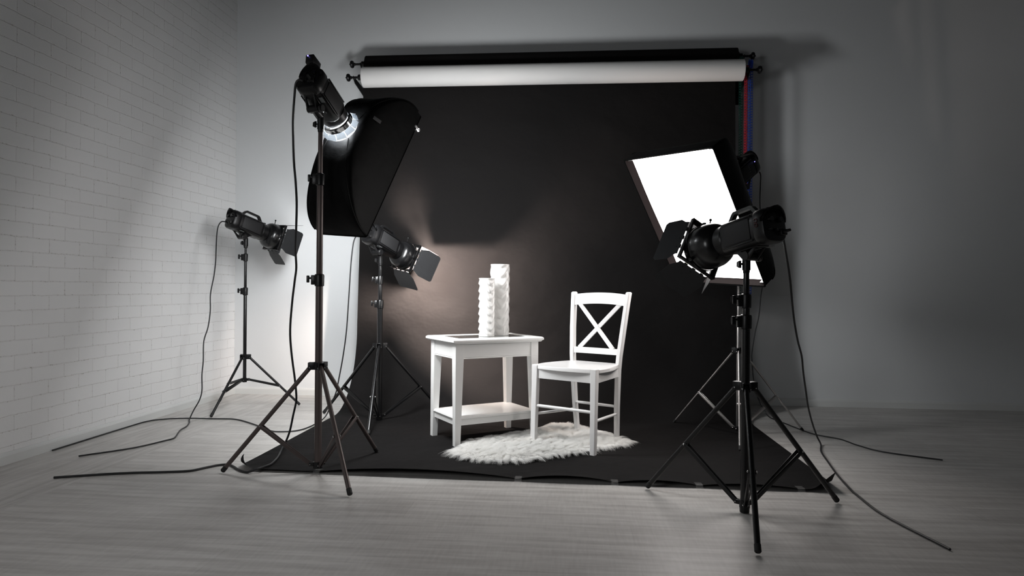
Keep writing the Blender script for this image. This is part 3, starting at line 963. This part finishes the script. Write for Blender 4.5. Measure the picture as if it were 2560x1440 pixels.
NX = 160
bmx = MB()
rows = []
for (y, z) in prof:
    row = []
    for i in range(NX + 1):
        x = XLP + (XRP - XLP) * i / NX
        skew = -0.02 * (x / 1.4) * max(0, min(1, (yf - y) / 1.4))
        fy = max(0.0, 1 - (y - EDGE) / 0.45)
        wob = 0.006 * math.sin(2.1 * x + 1.3 * z) + 0.004 * math.sin(4.7 * x - 2.2 * z + 1) if z > 0.3 else 0.0
        wob *= min(1, max(0, (z - 0.3) / 0.4)) * min(1, max(0, (BZ - 0.08 - z) / 0.3))
        zz = z + (lift(x) * fy ** 3 if z < 0.01 else 0)
        row.append(Vector((x, y + skew + wob, zz)))
    rows.append(row)

def curl(v):
    """front corners of the sheet curl up"""
    for cx, sgn, amax in ((XLP, 1, 2.2), (XRP, -1, 0.85)):
        q = (v.x - cx) * sgn / 0.135 + (v.y - EDGE) / 0.16
        if q < 1 and v.z < 0.2:
            d = (1 - q) * 0.11
            rr = 0.045
            ang = min(d / rr, amax)
            dirv = Vector((sgn * 0.16, 0.135, 0)).normalized()
            back = dirv * (d - rr * math.sin(ang) - max(0, d - rr * amax) * math.cos(amax))
            return v + back + Vector((0, 0, rr * (1 - math.cos(ang)) + max(0, d - rr * amax) * math.sin(amax)))
    return v


rows = [[curl(v) for v in rw] for rw in rows]
for rw in rows:
    for v in rw:
        pass
bmx.loft(rows, cap=False, closed=False)
bmx.build('paper_sheet', M['black_paper'], t, angle=80)


def bracket(label, x, sg):
    t2 = thing('roll_bracket', label, 'bracket', (x, YB, 2.4), group='brackets that carry the paper rolls')
    mb = MB()
    mb.box((0, -0.004, 0.11), (0.05, 0.008, 0.36), bev=0.002)
    mb.build('wall_plate', M['black_metal'], t2)
    for yy, zz in ((WY - YB, WZ - 2.4), (BY - YB, BZ - 2.4)):
        a = MB()
        a.prism([Vector((0, -0.006, zz - 0.03)), Vector((0, -0.006, zz - 0.10)), Vector((0, yy + 0.02, zz - 0.040)), Vector((0, yy - 0.025, zz - 0.012)), Vector((0, yy - 0.022, zz + 0.008)),
                 Vector((0, yy - 0.016, zz - 0.010)), Vector((0, yy + 0.016, zz - 0.014)), Vector((0, yy + 0.022, zz + 0.0))], (1, 0, 0), 0.006, 0.001)
        a.build('hook_arm', M['black_metal'], t2)
    return t2


bracket('black wall bracket holding the left ends of the paper rolls', -1.655, -1)
bracket('black wall bracket holding the right ends of the paper rolls', 1.275, 1)


def chain(label, x, y, ztop, zbot, material, sep_, pulley):
    """loop of plastic ball chain: two strands of little links"""
    t2 = thing('pull_chain', label, 'chain', (x, y, 0), group='coloured pull chains of the paper rolls')
    mb = MB()
    p = 0.0197
    for q in (-1, 1):
        cx = q * sep_ / 2
        n_ = int((ztop - zbot) / p)
        sk_ = 0.4 * p if q > 0 else 0
        for sx in (-0.0068, 0.0068):
            mb.box((cx + sx, 0.004 * q, (ztop + zbot) / 2), (0.0026, 0.003, ztop - zbot))
        for i in range(n_):
            mb.box((cx, 0.004 * q, zbot + i * p + sk_), (0.0150, 0.0036, 0.0062))
    mb.tube([Vector((sep_ / 2 * math.cos(a), 0, zbot + sep_ / 2 * math.sin(a))) for a in [PI + PI * i / 10 for i in range(11)]], 0.004, 8, 1)
    mb.build('links', material, t2, smooth=False)
    wl = MB()
    wl.lathe([(-0.012, 0.0), (-0.012, 0.030), (-0.008, 0.034), (-0.004, 0.028), (0.004, 0.028), (0.008, 0.034), (0.012, 0.030), (0.012, 0.0)],
             Matrix.Translation((0, 0.0, ztop + 0.01)), n=24)
    wl.build('pulley', pulley, t2)
    return t2


chain('dark green pull chain beside the right edge of the black paper', 1.243, 5.165, 2.58, 0.86, M['chain_green'], 0.012, M['chain_green'])
chain('red pull chain between the green and the blue one', 1.270, 5.120, 2.50, 1.02, M['chain_red'], 0.011, M['chain_red'])
chain('blue pull chain, rightmost of the three by the paper rolls', 1.309, 5.150, 2.55, 0.86, M['chain_blue'], 0.0195, M['chain_blue'])

# tape along the front edge of the paper
for x, lab in zip(tapes, ('clear tape strip on the paper edge under the bronze stand', 'clear tape strip on the paper edge below the sheepskin',
                          'clear tape strip on the paper edge left of the near stand leg', 'clear tape strip on the paper edge right of the near stand leg',
                          'clear tape strip by the right front corner of the black paper')):
    yy = EDGE - 0.02 * (x / 1.4)
    mb = MB()
    zz = [(yy + 0.045, 0.0125), (yy + 0.012, 0.0150), (yy - 0.004, 0.0125), (yy - 0.008, 0.006), (yy - 0.014, 0.0015), (yy - 0.050, 0.0010)]
    mb.loft([[Vector((x - 0.016, a, z)) for a, z in zz], [Vector((x + 0.016, a, z)) for a, z in zz]], cap=False, closed=False)
    tag(mb.build('tape_strip', M['tape'], None, smooth=False), lab, 'tape', 'tape strips along the paper edge')

# ------------------------------------------------------------------ power cords
cords = [
    ('black power cord hanging from the lamp by the brick wall',
     [(-2.464, 4.675, 1.349), (-2.494, 4.664, 1.348), (-2.511, 4.652, 1.312), (-2.512, 4.636, 1.246), (-2.503, 4.612, 1.146), (-2.494, 4.59, 1.057), (-2.492, 4.566, 0.959),
      (-2.498, 4.533, 0.832), (-2.483, 4.505, 0.717), (-2.482, 4.475, 0.604), (-2.496, 4.448, 0.51), (-2.48, 4.415, 0.381), (-2.475, 4.391, 0.29), (-2.459, 4.364, 0.188),
      (-2.466, 4.346, 0.125), (-2.492, 4.324, 0.063), (-2.49, 4.27, 0.012), (-2.45, 4.20, 0.006), (-2.396, 4.075, 0.006), (-2.37, 3.964, 0.006), (-2.289, 3.777, 0.006),
      (-2.282, 3.724, 0.006), (-2.292, 3.696, 0.006), (-2.36, 3.50, 0.006), (-2.52, 3.30, 0.006)], 0.0042),
    ('thick black cord hanging from the lamp on the tallest stand',
     [(-1.231, 3.025, 1.832), (-1.253, 3.03, 1.839), (-1.271, 3.036, 1.823), (-1.285, 3.055, 1.771), (-1.304, 3.087, 1.683), (-1.314, 3.112, 1.61), (-1.327, 3.155, 1.487),
      (-1.331, 3.186, 1.399), (-1.338, 3.218, 1.302), (-1.352, 3.25, 1.204), (-1.367, 3.28, 1.11), (-1.374, 3.298, 1.052), (-1.379, 3.319, 0.983), (-1.394, 3.338, 0.921),
      (-1.421, 3.371, 0.807), (-1.448, 3.413, 0.662), (-1.455, 3.448, 0.544), (-1.453, 3.49, 0.4), (-1.454, 3.512, 0.323), (-1.46, 3.526, 0.272), (-1.483, 3.545, 0.198),
      (-1.513, 3.57, 0.102), (-1.541, 3.575, 0.035), (-1.53, 3.50, 0.012), (-1.495, 3.387, 0.011), (-1.463, 3.242, 0.014), (-1.461, 3.155, 0.022), (-1.482, 3.111, 0.020), (-1.524, 3.108, 0.006),
      (-1.575, 3.135, 0.006), (-1.640, 3.20, 0.006), (-1.687, 3.23, 0.006), (-1.728, 3.207, 0.006), (-1.765, 3.154, 0.006), (-1.804, 3.098, 0.006), (-1.901, 3.067, 0.006),
      (-2.10, 3.02, 0.006), (-2.35, 2.92, 0.006)], 0.0056),
    ('black power cord from the middle lamp trailing to the brick wall',
     [(-1.368, 4.348, 1.23), (-1.396, 4.348, 1.23), (-1.42, 4.351, 1.189), (-1.435, 4.358, 1.098), (-1.447, 4.368, 0.989), (-1.466, 4.388, 0.769), (-1.484, 4.404, 0.584),
      (-1.511, 4.418, 0.416), (-1.542, 4.429, 0.266), (-1.561, 4.439, 0.187), (-1.596, 4.444, 0.104), (-1.622, 4.42, 0.03), (-1.632, 4.33, 0.006), (-1.632, 4.24, 0.006), (-1.634, 4.16, 0.006), (-1.65, 4.073, 0.006),
      (-1.689, 4.02, 0.006), (-1.756, 4.0, 0.006), (-1.804, 4.006, 0.006), (-1.893, 4.081, 0.006), (-1.981, 4.165, 0.006), (-2.105, 4.269, 0.006), (-2.182, 4.322, 0.006),
      (-2.249, 4.345, 0.006), (-2.371, 4.335, 0.006), (-2.504, 4.285, 0.015), (-2.667, 4.285, 0.006), (-2.735, 4.20, 0.006), (-2.745, 4.0, 0.006), (-2.745, 3.4, 0.006)], 0.0042),
    ('thin black cord dropping behind the glowing softbox to the right floor',
     [(1.122, 4.362, 1.615), (1.158, 4.390, 1.640), (1.190, 4.425, 1.625), (1.205, 4.48, 1.56), (1.222, 4.55, 1.44), (1.262, 4.64, 1.235), (1.312, 4.80, 0.961), (1.314, 4.853, 0.85), (1.306, 4.87, 0.71), (1.286, 4.883, 0.598),
      (1.27, 4.9, 0.456), (1.273, 4.91, 0.385), (1.289, 4.928, 0.256), (1.318, 4.944, 0.146), (1.361, 4.95, 0.05), (1.385, 4.90, 0.008), (1.392, 4.803, 0.006), (1.42, 4.678, 0.006),
      (1.461, 4.465, 0.006), (1.502, 4.324, 0.006), (1.599, 4.216, 0.006), (1.624, 4.137, 0.006), (1.643, 4.052, 0.006), (1.72, 3.90, 0.006), (1.95, 3.75, 0.006)], 0.0038),
    ('thick black cord curving down from the near lamp at right',
     [(0.845, 2.834, 1.133), (0.868, 2.882, 1.104), (0.914, 2.988, 1.035), (0.974, 3.13, 0.935), (1.057, 3.34, 0.767), (1.122, 3.482, 0.643), (1.174, 3.579, 0.555), (1.213, 3.672, 0.463),
      (1.27, 3.80, 0.345), (1.316, 3.90, 0.245), (1.372, 4.00, 0.140), (1.42, 4.06, 0.05), (1.435, 4.04, 0.008), (1.376, 3.867, 0.006), (1.326, 3.623, 0.006), (1.277, 3.365, 0.006), (1.246, 3.143, 0.006), (1.239, 3.052, 0.006), (1.235, 2.80, 0.006), (1.30, 2.45, 0.006)], 0.0047),
]
for lab, pts, r in cords:
    tag(MB().tube(pts, r, 10, 5).build('power_cord', M['cord'], None), lab, 'cord', 'power cords of the lamps')

# ------------------------------------------------------------------ side table
TA = 0.603
TW, TD, TH = 0.588, 0.402, 0.603
tc_ = Vector((-0.641, 3.707, 0)) + Vector((math.cos(TA), math.sin(TA), 0)) * TW / 2 + Vector((-math.sin(TA), math.cos(TA), 0)) * TD / 2
t = thing('side_table', 'white wooden side table with a glass top and a lower shelf', 'table', tc_, Matrix.Rotation(TA, 3, 'Z'))
hw, hd_ = TW / 2, TD / 2
GI = 0.068      # frame width round the glass
# top frame: profile swept round the rectangle
fr = MB()
pf = [(0.022, TH - 0.030), (0.012, TH - 0.028), (0.006, TH - 0.020), (0.0, TH - 0.017), (0.0, TH - 0.007), (0.004, TH - 0.003), (0.010, TH), (GI - 0.002, TH), (GI, TH - 0.002), (GI, TH - 0.0085), (GI + 0.012, TH - 0.0085), (GI + 0.012, TH - 0.020), (0.03, TH - 0.030)]
rgs = []
for sx, sy in ((-1, -1), (1, -1), (1, 1), (-1, 1), (-1, -1)):
    rgs.append([Vector((sx * (hw - a), sy * (hd_ - a), z)) for a, z in pf])
fr.loft(rgs, cap=False)
fr.build('top_frame', M['white_lacquer'], t, smooth=False)
MB().box((0, 0, TH - 0.0045), (TW - 2 * GI - 0.002, TD - 2 * GI - 0.002, 0.006), bev=0.0008).build('glass_pane', M['glass'], t, smooth=False)
ov = 0.024
lw, lb = 0.050, 0.033
zt = TH - 0.028
for sx in (-1, 1):
    for sy in (-1, 1):
        ox, oy = sx * (hw - ov), sy * (hd_ - ov)

        def q4(w, z):
            P = [(ox, oy, z), (ox - sx * w, oy, z), (ox - sx * w, oy - sy * w, z), (ox, oy - sy * w, z)]
            return P if sx * sy > 0 else P[::-1]
        lgm = MB()
        lgm.hexa(q4(lw, zt - 0.088) + q4(lw, zt), 0.0018)
        lgm.hexa(q4(lb, 0.0) + q4(lw, zt - 0.086), 0.0018)
        lgm.build('leg', M['white_lacquer'], t, smooth=False)
for ax, sg in (('x', -1), ('x', 1), ('y', -1), ('y', 1)):
    am, bd = MB(), MB()
    if ax == 'x':
        ln = TW - 2 * ov - 2 * lw
        y = sg * (hd_ - ov - 0.006 - 0.007)
        am.box((0, y, zt - 0.0425), (ln + 0.004, 0.014, 0.085))
        bd.box((0, y + sg * 0.005, zt - 0.083), (ln + 0.002, 0.010, 0.006), bev=0.002)
        bd.box((0, y + sg * 0.0035, zt - 0.075), (ln + 0.002, 0.010, 0.004), bev=0.0015)
    else:
        ln = TD - 2 * ov - 2 * lw
        x = sg * (hw - ov - 0.006 - 0.007)
        am.box((x, 0, zt - 0.0425), (0.014, ln + 0.004, 0.085))
        bd.box((x + sg * 0.005, 0, zt - 0.083), (0.010, ln + 0.002, 0.006), bev=0.002)
        bd.box((x + sg * 0.0035, 0, zt - 0.075), (0.010, ln + 0.002, 0.004), bev=0.0015)
    ao = am.build('apron', M['white_lacquer'], t, smooth=False)
    bd.build('bead_moulding', M['white_lacquer'], ao, smooth=False)
sw, sd2 = TW - 2 * ov - 0.010, TD - 2 * ov - 0.010
sh = MB()
pf = [(0.020, 0.150), (0.004, 0.150), (0.0, 0.154), (0.0, 0.158), (0.003, 0.160), (0.003, 0.163), (0.008, 0.167), (0.06, 0.167)]
rgs = []
cx_ = 0.030
for sx, sy in ((-1, -1), (1, -1), (1, 1), (-1, 1), (-1, -1)):
    rgs.append([Vector((sx * (sw / 2 - a), sy * (sd2 / 2 - a), z)) for a, z in pf])
sh.loft(rgs, cap=False)
sh.box((0, 0, 0.1583), (sw - 0.06, sd2 - 0.06, 0.017))
so = sh.build('shelf', M['white_lacquer'], t, smooth=False)
ra = MB()
for sg in (-1, 1):
    ra.box((0, sg * (sd2 / 2 - 0.014), 0.134), (sw - 0.06, 0.014, 0.034), bev=0.001)
    ra.box((sg * (sw / 2 - 0.014), 0, 0.134), (0.014, sd2 - 0.06, 0.034), bev=0.001)
ra.build('shelf_rail', M['white_lacquer'], so, smooth=False)


# ------------------------------------------------------------------ vases
def vase(label, x, y, z, H, Rr, rows_, n, amp, phase, curve):
    t2 = thing('ceramic_vase', label, 'vase', (x, y, z), group='white ceramic vases on the side table')
    mb = MB()
    NZ, NA = 150, 96
    rings = []
    for j in range(NZ + 1):
        v = j / NZ
        zz = v * H
        rg = []
        for i in range(NA):
            a = 2 * PI * i / NA
            lat = math.cos(n * (a - phase))
            w = v * rows_ + curve * lat
            fr_ = (w % 1.0)
            # scale: full just above its lower lip, sinking towards the next one above
            up_ = min(1.0, fr_ / 0.42)
            up_ = up_ * up_ * (3 - 2 * up_)
            pr_ = up_ * (1 - 0.95 * fr_ ** 1.1)
            ends = min(1, v / 0.05, (1 - v) / 0.035)
            ends = max(0, ends)
            body = 0.55 + 0.45 * lat
            r_ = Rr + amp * ends * (pr_ - 0.40) * (0.45 + 0.55 * (0.5 + 0.5 * lat))
            if v > 0.985:
                r_ = Rr + 0.001
            rg.append(Vector((r_ * math.cos(a), r_ * math.sin(a), zz)))
        rings.append(rg)
    ir = Rr - 0.006
    for zz, r_ in ((H + 0.0008, Rr - 0.002), (H - 0.001, ir), (H * 0.5, ir - 0.002), (0.012, ir - 0.002)):
        rings.append([Vector((r_ * math.cos(2 * PI * i / NA), r_ * math.sin(2 * PI * i / NA), zz)) for i in range(NA)])
    mb.loft(rings, cap=True)
    mb.build('vase_body', M['ceramic'], t2, angle=70)
    return t2


Rt = Matrix.Rotation(TA, 3, 'Z')


def ontable(u, v):
    p = Vector((-0.641, 3.707, 0)) + Rt @ Vector((u, v, 0))
    return p.x, p.y


vx, vy = ontable(0.300, 0.186)
vase('shorter white vase with dimpled relief at the front of the pair', vx, vy, TH, 0.345, 0.0470, 7.6, 3, 0.0135, R(-51), 0.46)
vx, vy = ontable(0.422, 0.248)
vase('taller white vase with wavy relief standing behind the shorter one', vx, vy, TH, 0.432, 0.0565, 7.0, 3, 0.0165, R(-75), 0.46)

# ------------------------------------------------------------------ chair (local x: across, y: towards the back)
CA = R(-31)
t = thing('wooden_chair', 'white wooden dining chair with a crossed back, one leg off the sheepskin', 'chair', (-0.0405, 3.743, 0), Matrix.Rotation(CA, 3, 'Z'))
MC = M['white_chair']
CW, CD, CH = 0.412, 0.345, 0.457
WR, WT, WB, ZT, LN = 0.330, 0.392, 0.285, 0.872, 0.063
for sx in (-1, 1):
    o_ = sx * CW / 2
    a = MB()
    w0, w1 = 0.036, 0.029

    def leg4(x, y, w, z):
        P = [(x, y, z), (x - sx * w, y, z), (x - sx * w, y + w, z), (x, y + w, z)]
        return P if sx < 0 else P[::-1]
    a.hexa(leg4(o_, 0.0 - 0.012, w1, 0.0) + leg4(o_, 0.0, w0, CH + 0.002), 0.003)
    a.build('leg', MC, t, smooth=False)
    # rear leg and back post in one bent piece
    rp = MB()
    ctl = [(0.0, WB, 0.030), (0.20, WB + 0.020, 0.010), (0.42, WR - 0.004, 0.0), (0.50, WR + 0.008, 0.004), (0.66, WR + 0.034, 0.026), (0.80, WR + 0.053, 0.050), (ZT - 0.006, WT, LN), (ZT, WT, LN)]
    rings = []
    for k_, (z, wd, dy) in enumerate(ctl):
        pw, pd = 0.025, 0.038
        ins = 0.005 if k_ == len(ctl) - 1 else 0.0
        if z < 0.4:
            pw = 0.023 + 0.002 * z / 0.4
            pd = 0.032 + 0.006 * z / 0.4
        x0, x1 = sx * wd / 2, sx * (wd / 2 - pw)
        y0, y1 = CD + dy, CD + dy + pd
        c_ = 0.003
        lo_, hi_ = min(x0, x1) + ins, max(x0, x1) - ins
        y0 += ins
        y1 -= ins
        rings.append([Vector(p) for p in ((lo_ + c_, y0, z), (hi_ - c_, y0, z), (hi_, y0 + c_, z), (hi_, y1 - c_, z), (hi_ - c_, y1, z), (lo_ + c_, y1, z), (lo_, y1 - c_, z), (lo_, y0 + c_, z))])
    rp.loft(rings)
    rp.build('rear_leg_post', MC, t, angle=30)
# seat
st_ = MB()
top, bot = [], []
outl = []
hwf = CW / 2


def seat_outline():
    P = []
    # front edge between the leg notches, bowed forward
    for i in range(17):
        u = -1 + 2 * i / 16
        P.append((u * (hwf - 0.038), 0.004 - 0.022 * (1 - u * u)))
    P.append((hwf - 0.036, 0.037))
    P.append((hwf + 0.0, 0.038))
    for i in range(1, 13):
        u = i / 12
        P.append((hwf + (WR / 2 - hwf) * u + 0.026 * math.sin(PI * u) * (1 - 0.3 * u), 0.038 + (CD - 0.004 - 0.038) * u))
    P.append((WR / 2 - 0.028, CD - 0.002))
    P.append((WR / 2 - 0.028, CD + 0.026))
    Q = [(-x, y) for x, y in P[17:]][::-1]
    return P + Q


so_ = seat_outline()
r1 = [Vector((x, y, CH - 0.020)) for x, y in so_]
r2 = [Vector((x, y, CH - 0.003)) for x, y in so_]
cxm = 0.165
r3 = [Vector((x * 0.988, cxm + (y - cxm) * 0.988, CH)) for x, y in so_]
r4 = [Vector((x * 0.6, cxm + (y - cxm) * 0.6, CH - 0.004)) for x, y in so_]
st_.loft([r1, r2, r3, r4])
st_.build('seat', MC, t, angle=40)
ap = MB()
ap.box((0, 0.018, CH - 0.045), (CW - 0.06, 0.018, 0.058), bev=0.001)
ap.build('apron', MC, t, smooth=False)
for sx in (-1, 1):
    MB().bar((sx * (CW / 2 - 0.014), 0.025, CH - 0.045), (sx * (WR / 2 - 0.012), CD + 0.01, CH - 0.045), 0.016, 0.058, bev=0.001).build('apron', MC, t, smooth=False)
MB().box((0, CD + 0.016, CH - 0.045), (WR - 0.04, 0.018, 0.058), bev=0.001).build('apron', MC, t, smooth=False)


def rod(p0, p1, r=0.0078):
    p0, p1 = Vector(p0), Vector(p1)
    d_ = p1 - p0
    MB().rings_along([(p0, r * 0.8), (p0 + d_ * 0.06, r), (p0 + d_ * 0.5, r * 1.08), (p0 + d_ * 0.94, r), (p1, r * 0.8)], 16).build('stretcher', MC, t)


rod((-CW / 2 + 0.02, 0.008, 0.229), (CW / 2 - 0.02, 0.008, 0.229), 0.0088)
for sx in (-1, 1):
    rod((sx * (CW / 2 - 0.015), 0.010, 0.180), (sx * (WB / 2 - 0.002), CD + 0.020, 0.165))
rod((-WB / 2 + 0.0, CD + 0.022, 0.208), (WB / 2 - 0.0, CD + 0.022, 0.208))


def backy(z):
    u = (z - 0.46) / (ZT - 0.46)
    return CD + 0.006 + LN * max(0, u) ** 1.15


def rail(z0, z1, half, arch, thick, bow, name):
    mb = MB()
    n_ = 20
    rings = []
    for i in range(n_ + 1):
        u = -1 + 2 * i / n_
        x = u * half
        ar = arch * (1 - u * u)
        bw = bow * (1 - u * u)
        ya, yb = backy(z0) + bw, backy(z1) + bw
        c_ = 0.003
        rings.append([Vector(p) for p in ((x, ya, z0 + ar), (x, ya + thick, z0 + ar), (x, yb + thick, z1 + ar - c_), (x, yb + thick - c_, z1 + ar), (x, yb + c_, z1 + ar), (x, yb, z1 + ar - c_))])
    mb.loft(rings)
    return mb.build(name, MC, t, angle=30)


rail(0.790, 0.856, WT / 2 - 0.022, 0.012, 0.020, 0.008, 'top_rail')
rail(0.506, 0.540, WR / 2 - 0.010, 0.0, 0.018, 0.004, 'lower_rail')
for sg in (-1, 1):
    z0, z1 = 0.536, 0.802
    y0, y1 = backy(z0) + 0.010 + 0.003 * sg, backy(z1) + 0.012 + 0.003 * sg
    MB().bar((-sg * (WR / 2 - 0.050), y0, z0), (sg * (WT / 2 - 0.060), y1, z1), 0.010, 0.024, up=Vector((sg * 0.6, 0, 0.8)).cross(Vector((0, 1, 0))) * -sg, bev=0.001).build('cross_slat', MC, t, smooth=False)

# ------------------------------------------------------------------ sheepskin
out = [(-0.637, 3.531), (-0.587, 3.400), (-0.505, 3.330), (-0.383, 3.300), (-0.259, 3.325), (-0.175, 3.375), (-0.088, 3.460), (0.012, 3.520), (0.095, 3.565), (0.162, 3.663), (0.274, 3.751),
       (0.360, 3.822), (0.325, 3.960), (0.270, 4.060), (0.186, 4.170), (0.115, 4.270), (0.052, 4.330), (-0.012, 4.410), (-0.078, 4.400), (-0.140, 4.290), (-0.186, 4.190), (-0.247, 4.130),
       (-0.349, 4.030), (-0.483, 3.930), (-0.581, 3.810), (-0.600, 3.700), (-0.625, 3.610)]
out = np.array(out)
cen = out.mean(0)
for i_ in range(1, 12):
    out[i_] = out[i_] * (1.028 if i_ < 10 else 1.015)      # front edge: roots sit a little behind the hair tips
cen = out.mean(0)
out = cen + (out - cen) * 0.955
t = thing('sheepskin_rug', 'long-haired white sheepskin lying under the chair on the black paper', 'rug', (cen[0], cen[1], 0.004))
hb = MB()
o2 = [Vector((p[0] - cen[0], p[1] - cen[1], 0)) for p in out]
hb.loft([[v * 0.93 + Vector((0, 0, 0.001)) for v in o2], [v * 0.90 + Vector((0, 0, 0.010)) for v in o2], [v * 0.55 + Vector((0, 0, 0.012)) for v in o2]])
hb.build('hide', M['hide'], t)
rng = np.random.default_rng(5)


def inside(P, poly):
    x, y = P[:, 0], P[:, 1]
    r = np.zeros(len(P), bool)
    j = len(poly) - 1
    for i in range(len(poly)):
        xi, yi = poly[i]
        xj, yj = poly[j]
        c = ((yi > y) != (yj > y)) & (x < (xj - xi) * (y - yi) / (yj - yi + 1e-12) + xi)
        r ^= c
        j = i
    return r


NH, NP = 70000, 6
P = rng.uniform(out.min(0), out.max(0), (NH * 3, 2))
P = P[inside(P, out)][:NH]
NH = len(P)
# distance to the outline drives how far the hair leans outwards
seg_a, seg_b = out, np.roll(out, -1, 0)
dist = np.full(NH, 9.0)
nout = np.zeros((NH, 2))
for a_, b_ in zip(seg_a, seg_b):
    ab = b_ - a_
    tt = np.clip(((P - a_) @ ab) / (ab @ ab), 0, 1)
    q_ = a_ + tt[:, None] * ab
    dd = np.linalg.norm(P - q_, axis=1)
    mask = dd < dist
    dist[mask] = dd[mask]
    nv = (q_ - P) / (dd[:, None] + 1e-9)
    nout[mask] = nv[mask]
flow = np.stack([np.sin(P[:, 1] * 7 + 1.0) * 0.5 + 0.25, np.cos(P[:, 0] * 8 + P[:, 1] * 3) * 0.5 - 0.35], 1)
edge_w = np.clip(1 - dist / 0.07, 0, 1)[:, None]
lean = flow * (1 - edge_w) + nout * edge_w * 1.1
# locks: hairs of one cell share a direction
cell = np.floor(P / 0.019).astype(int)
hsh = (np.sin(cell[:, 0] * 12.9898 + cell[:, 1] * 78.233) * 43758.5453) % 1.0
hs2 = (np.sin(cell[:, 0] * 39.3468 + cell[:, 1] * 11.135) * 24634.6345) % 1.0
lean += np.stack([np.cos(hsh * 6.28), np.sin(hsh * 6.28)], 1) * 0.45 + rng.normal(0, 0.14, (NH, 2))
length = 0.054 * (0.75 + 0.4 * hs2) * rng.uniform(0.8, 1.1, NH)
cc = (cell + 0.5) * 0.019
pos = np.zeros((NH, NP, 3))
for k in range(NP):
    u = k / (NP - 1)
    lx = lean * (u ** 1.5)[..., None] if False else lean * u ** 1.5
    ew = edge_w[:, 0]
    hz = length * ((1 - ew) * (u * 0.80 - 0.14 * u ** 3) + ew * (1.15 * u * (1 - 0.93 * u)))
    xy = P + lx * length[:, None] * 0.85
    # draw the tips of one lock together
    tip = cc + (lean * 0.4 + nout * edge_w * 0.5) * length[:, None]
    xy = xy + (tip - xy) * 0.28 * u
    wv = np.stack([np.sin(u * 7 + hsh * 6.28), np.cos(u * 6 + hs2 * 6.28)], 1) * 0.0022 * u
    pos[:, k, :2] = xy + wv - cen
    pos[:, k, 2] = 0.008 * (1 - ew * u) + np.maximum(hz, 0.0005)
hc = bpy.data.hair_curves.new('fur')
hc.add_curves([NP] * NH)
hc.points.foreach_set('position', pos.astype(np.float32).ravel())
rad = np.tile(np.array([0.00050, 0.00050, 0.00045, 0.00036, 0.00026, 0.00012], np.float32), NH)
if 'radius' not in hc.attributes:
    hc.attributes.new('radius', 'FLOAT', 'POINT')
hc.attributes['radius'].data.foreach_set('value', rad)
hc.materials.append(M['fur'])
fo = bpy.data.objects.new('fur', hc)
COL.objects.link(fo)
fo.parent = t
fo['kind'] = 'stuff'

# bulbs inside the reflectors of the lamps with barn doors
for o in list(COL.objects):
    lab = o.get('label', '')
    if 'glowing onto' in lab:
        bulb('modelling_lamp', o, 0.235, WARM_W, (1.0, 0.83, 0.73), 0.045, -0.030)
    elif 'silhouetted against' in lab and NEAR_W > 0:
        bulb('modelling_lamp', o, 0.225, NEAR_W, (1.0, 0.93, 0.88), 0.035)
    elif 'beside the white brick wall' in lab and WALL_W > 0:
        bulb('modelling_lamp', o, 0.245, WALL_W, (0.95, 0.98, 1.0), 0.035)
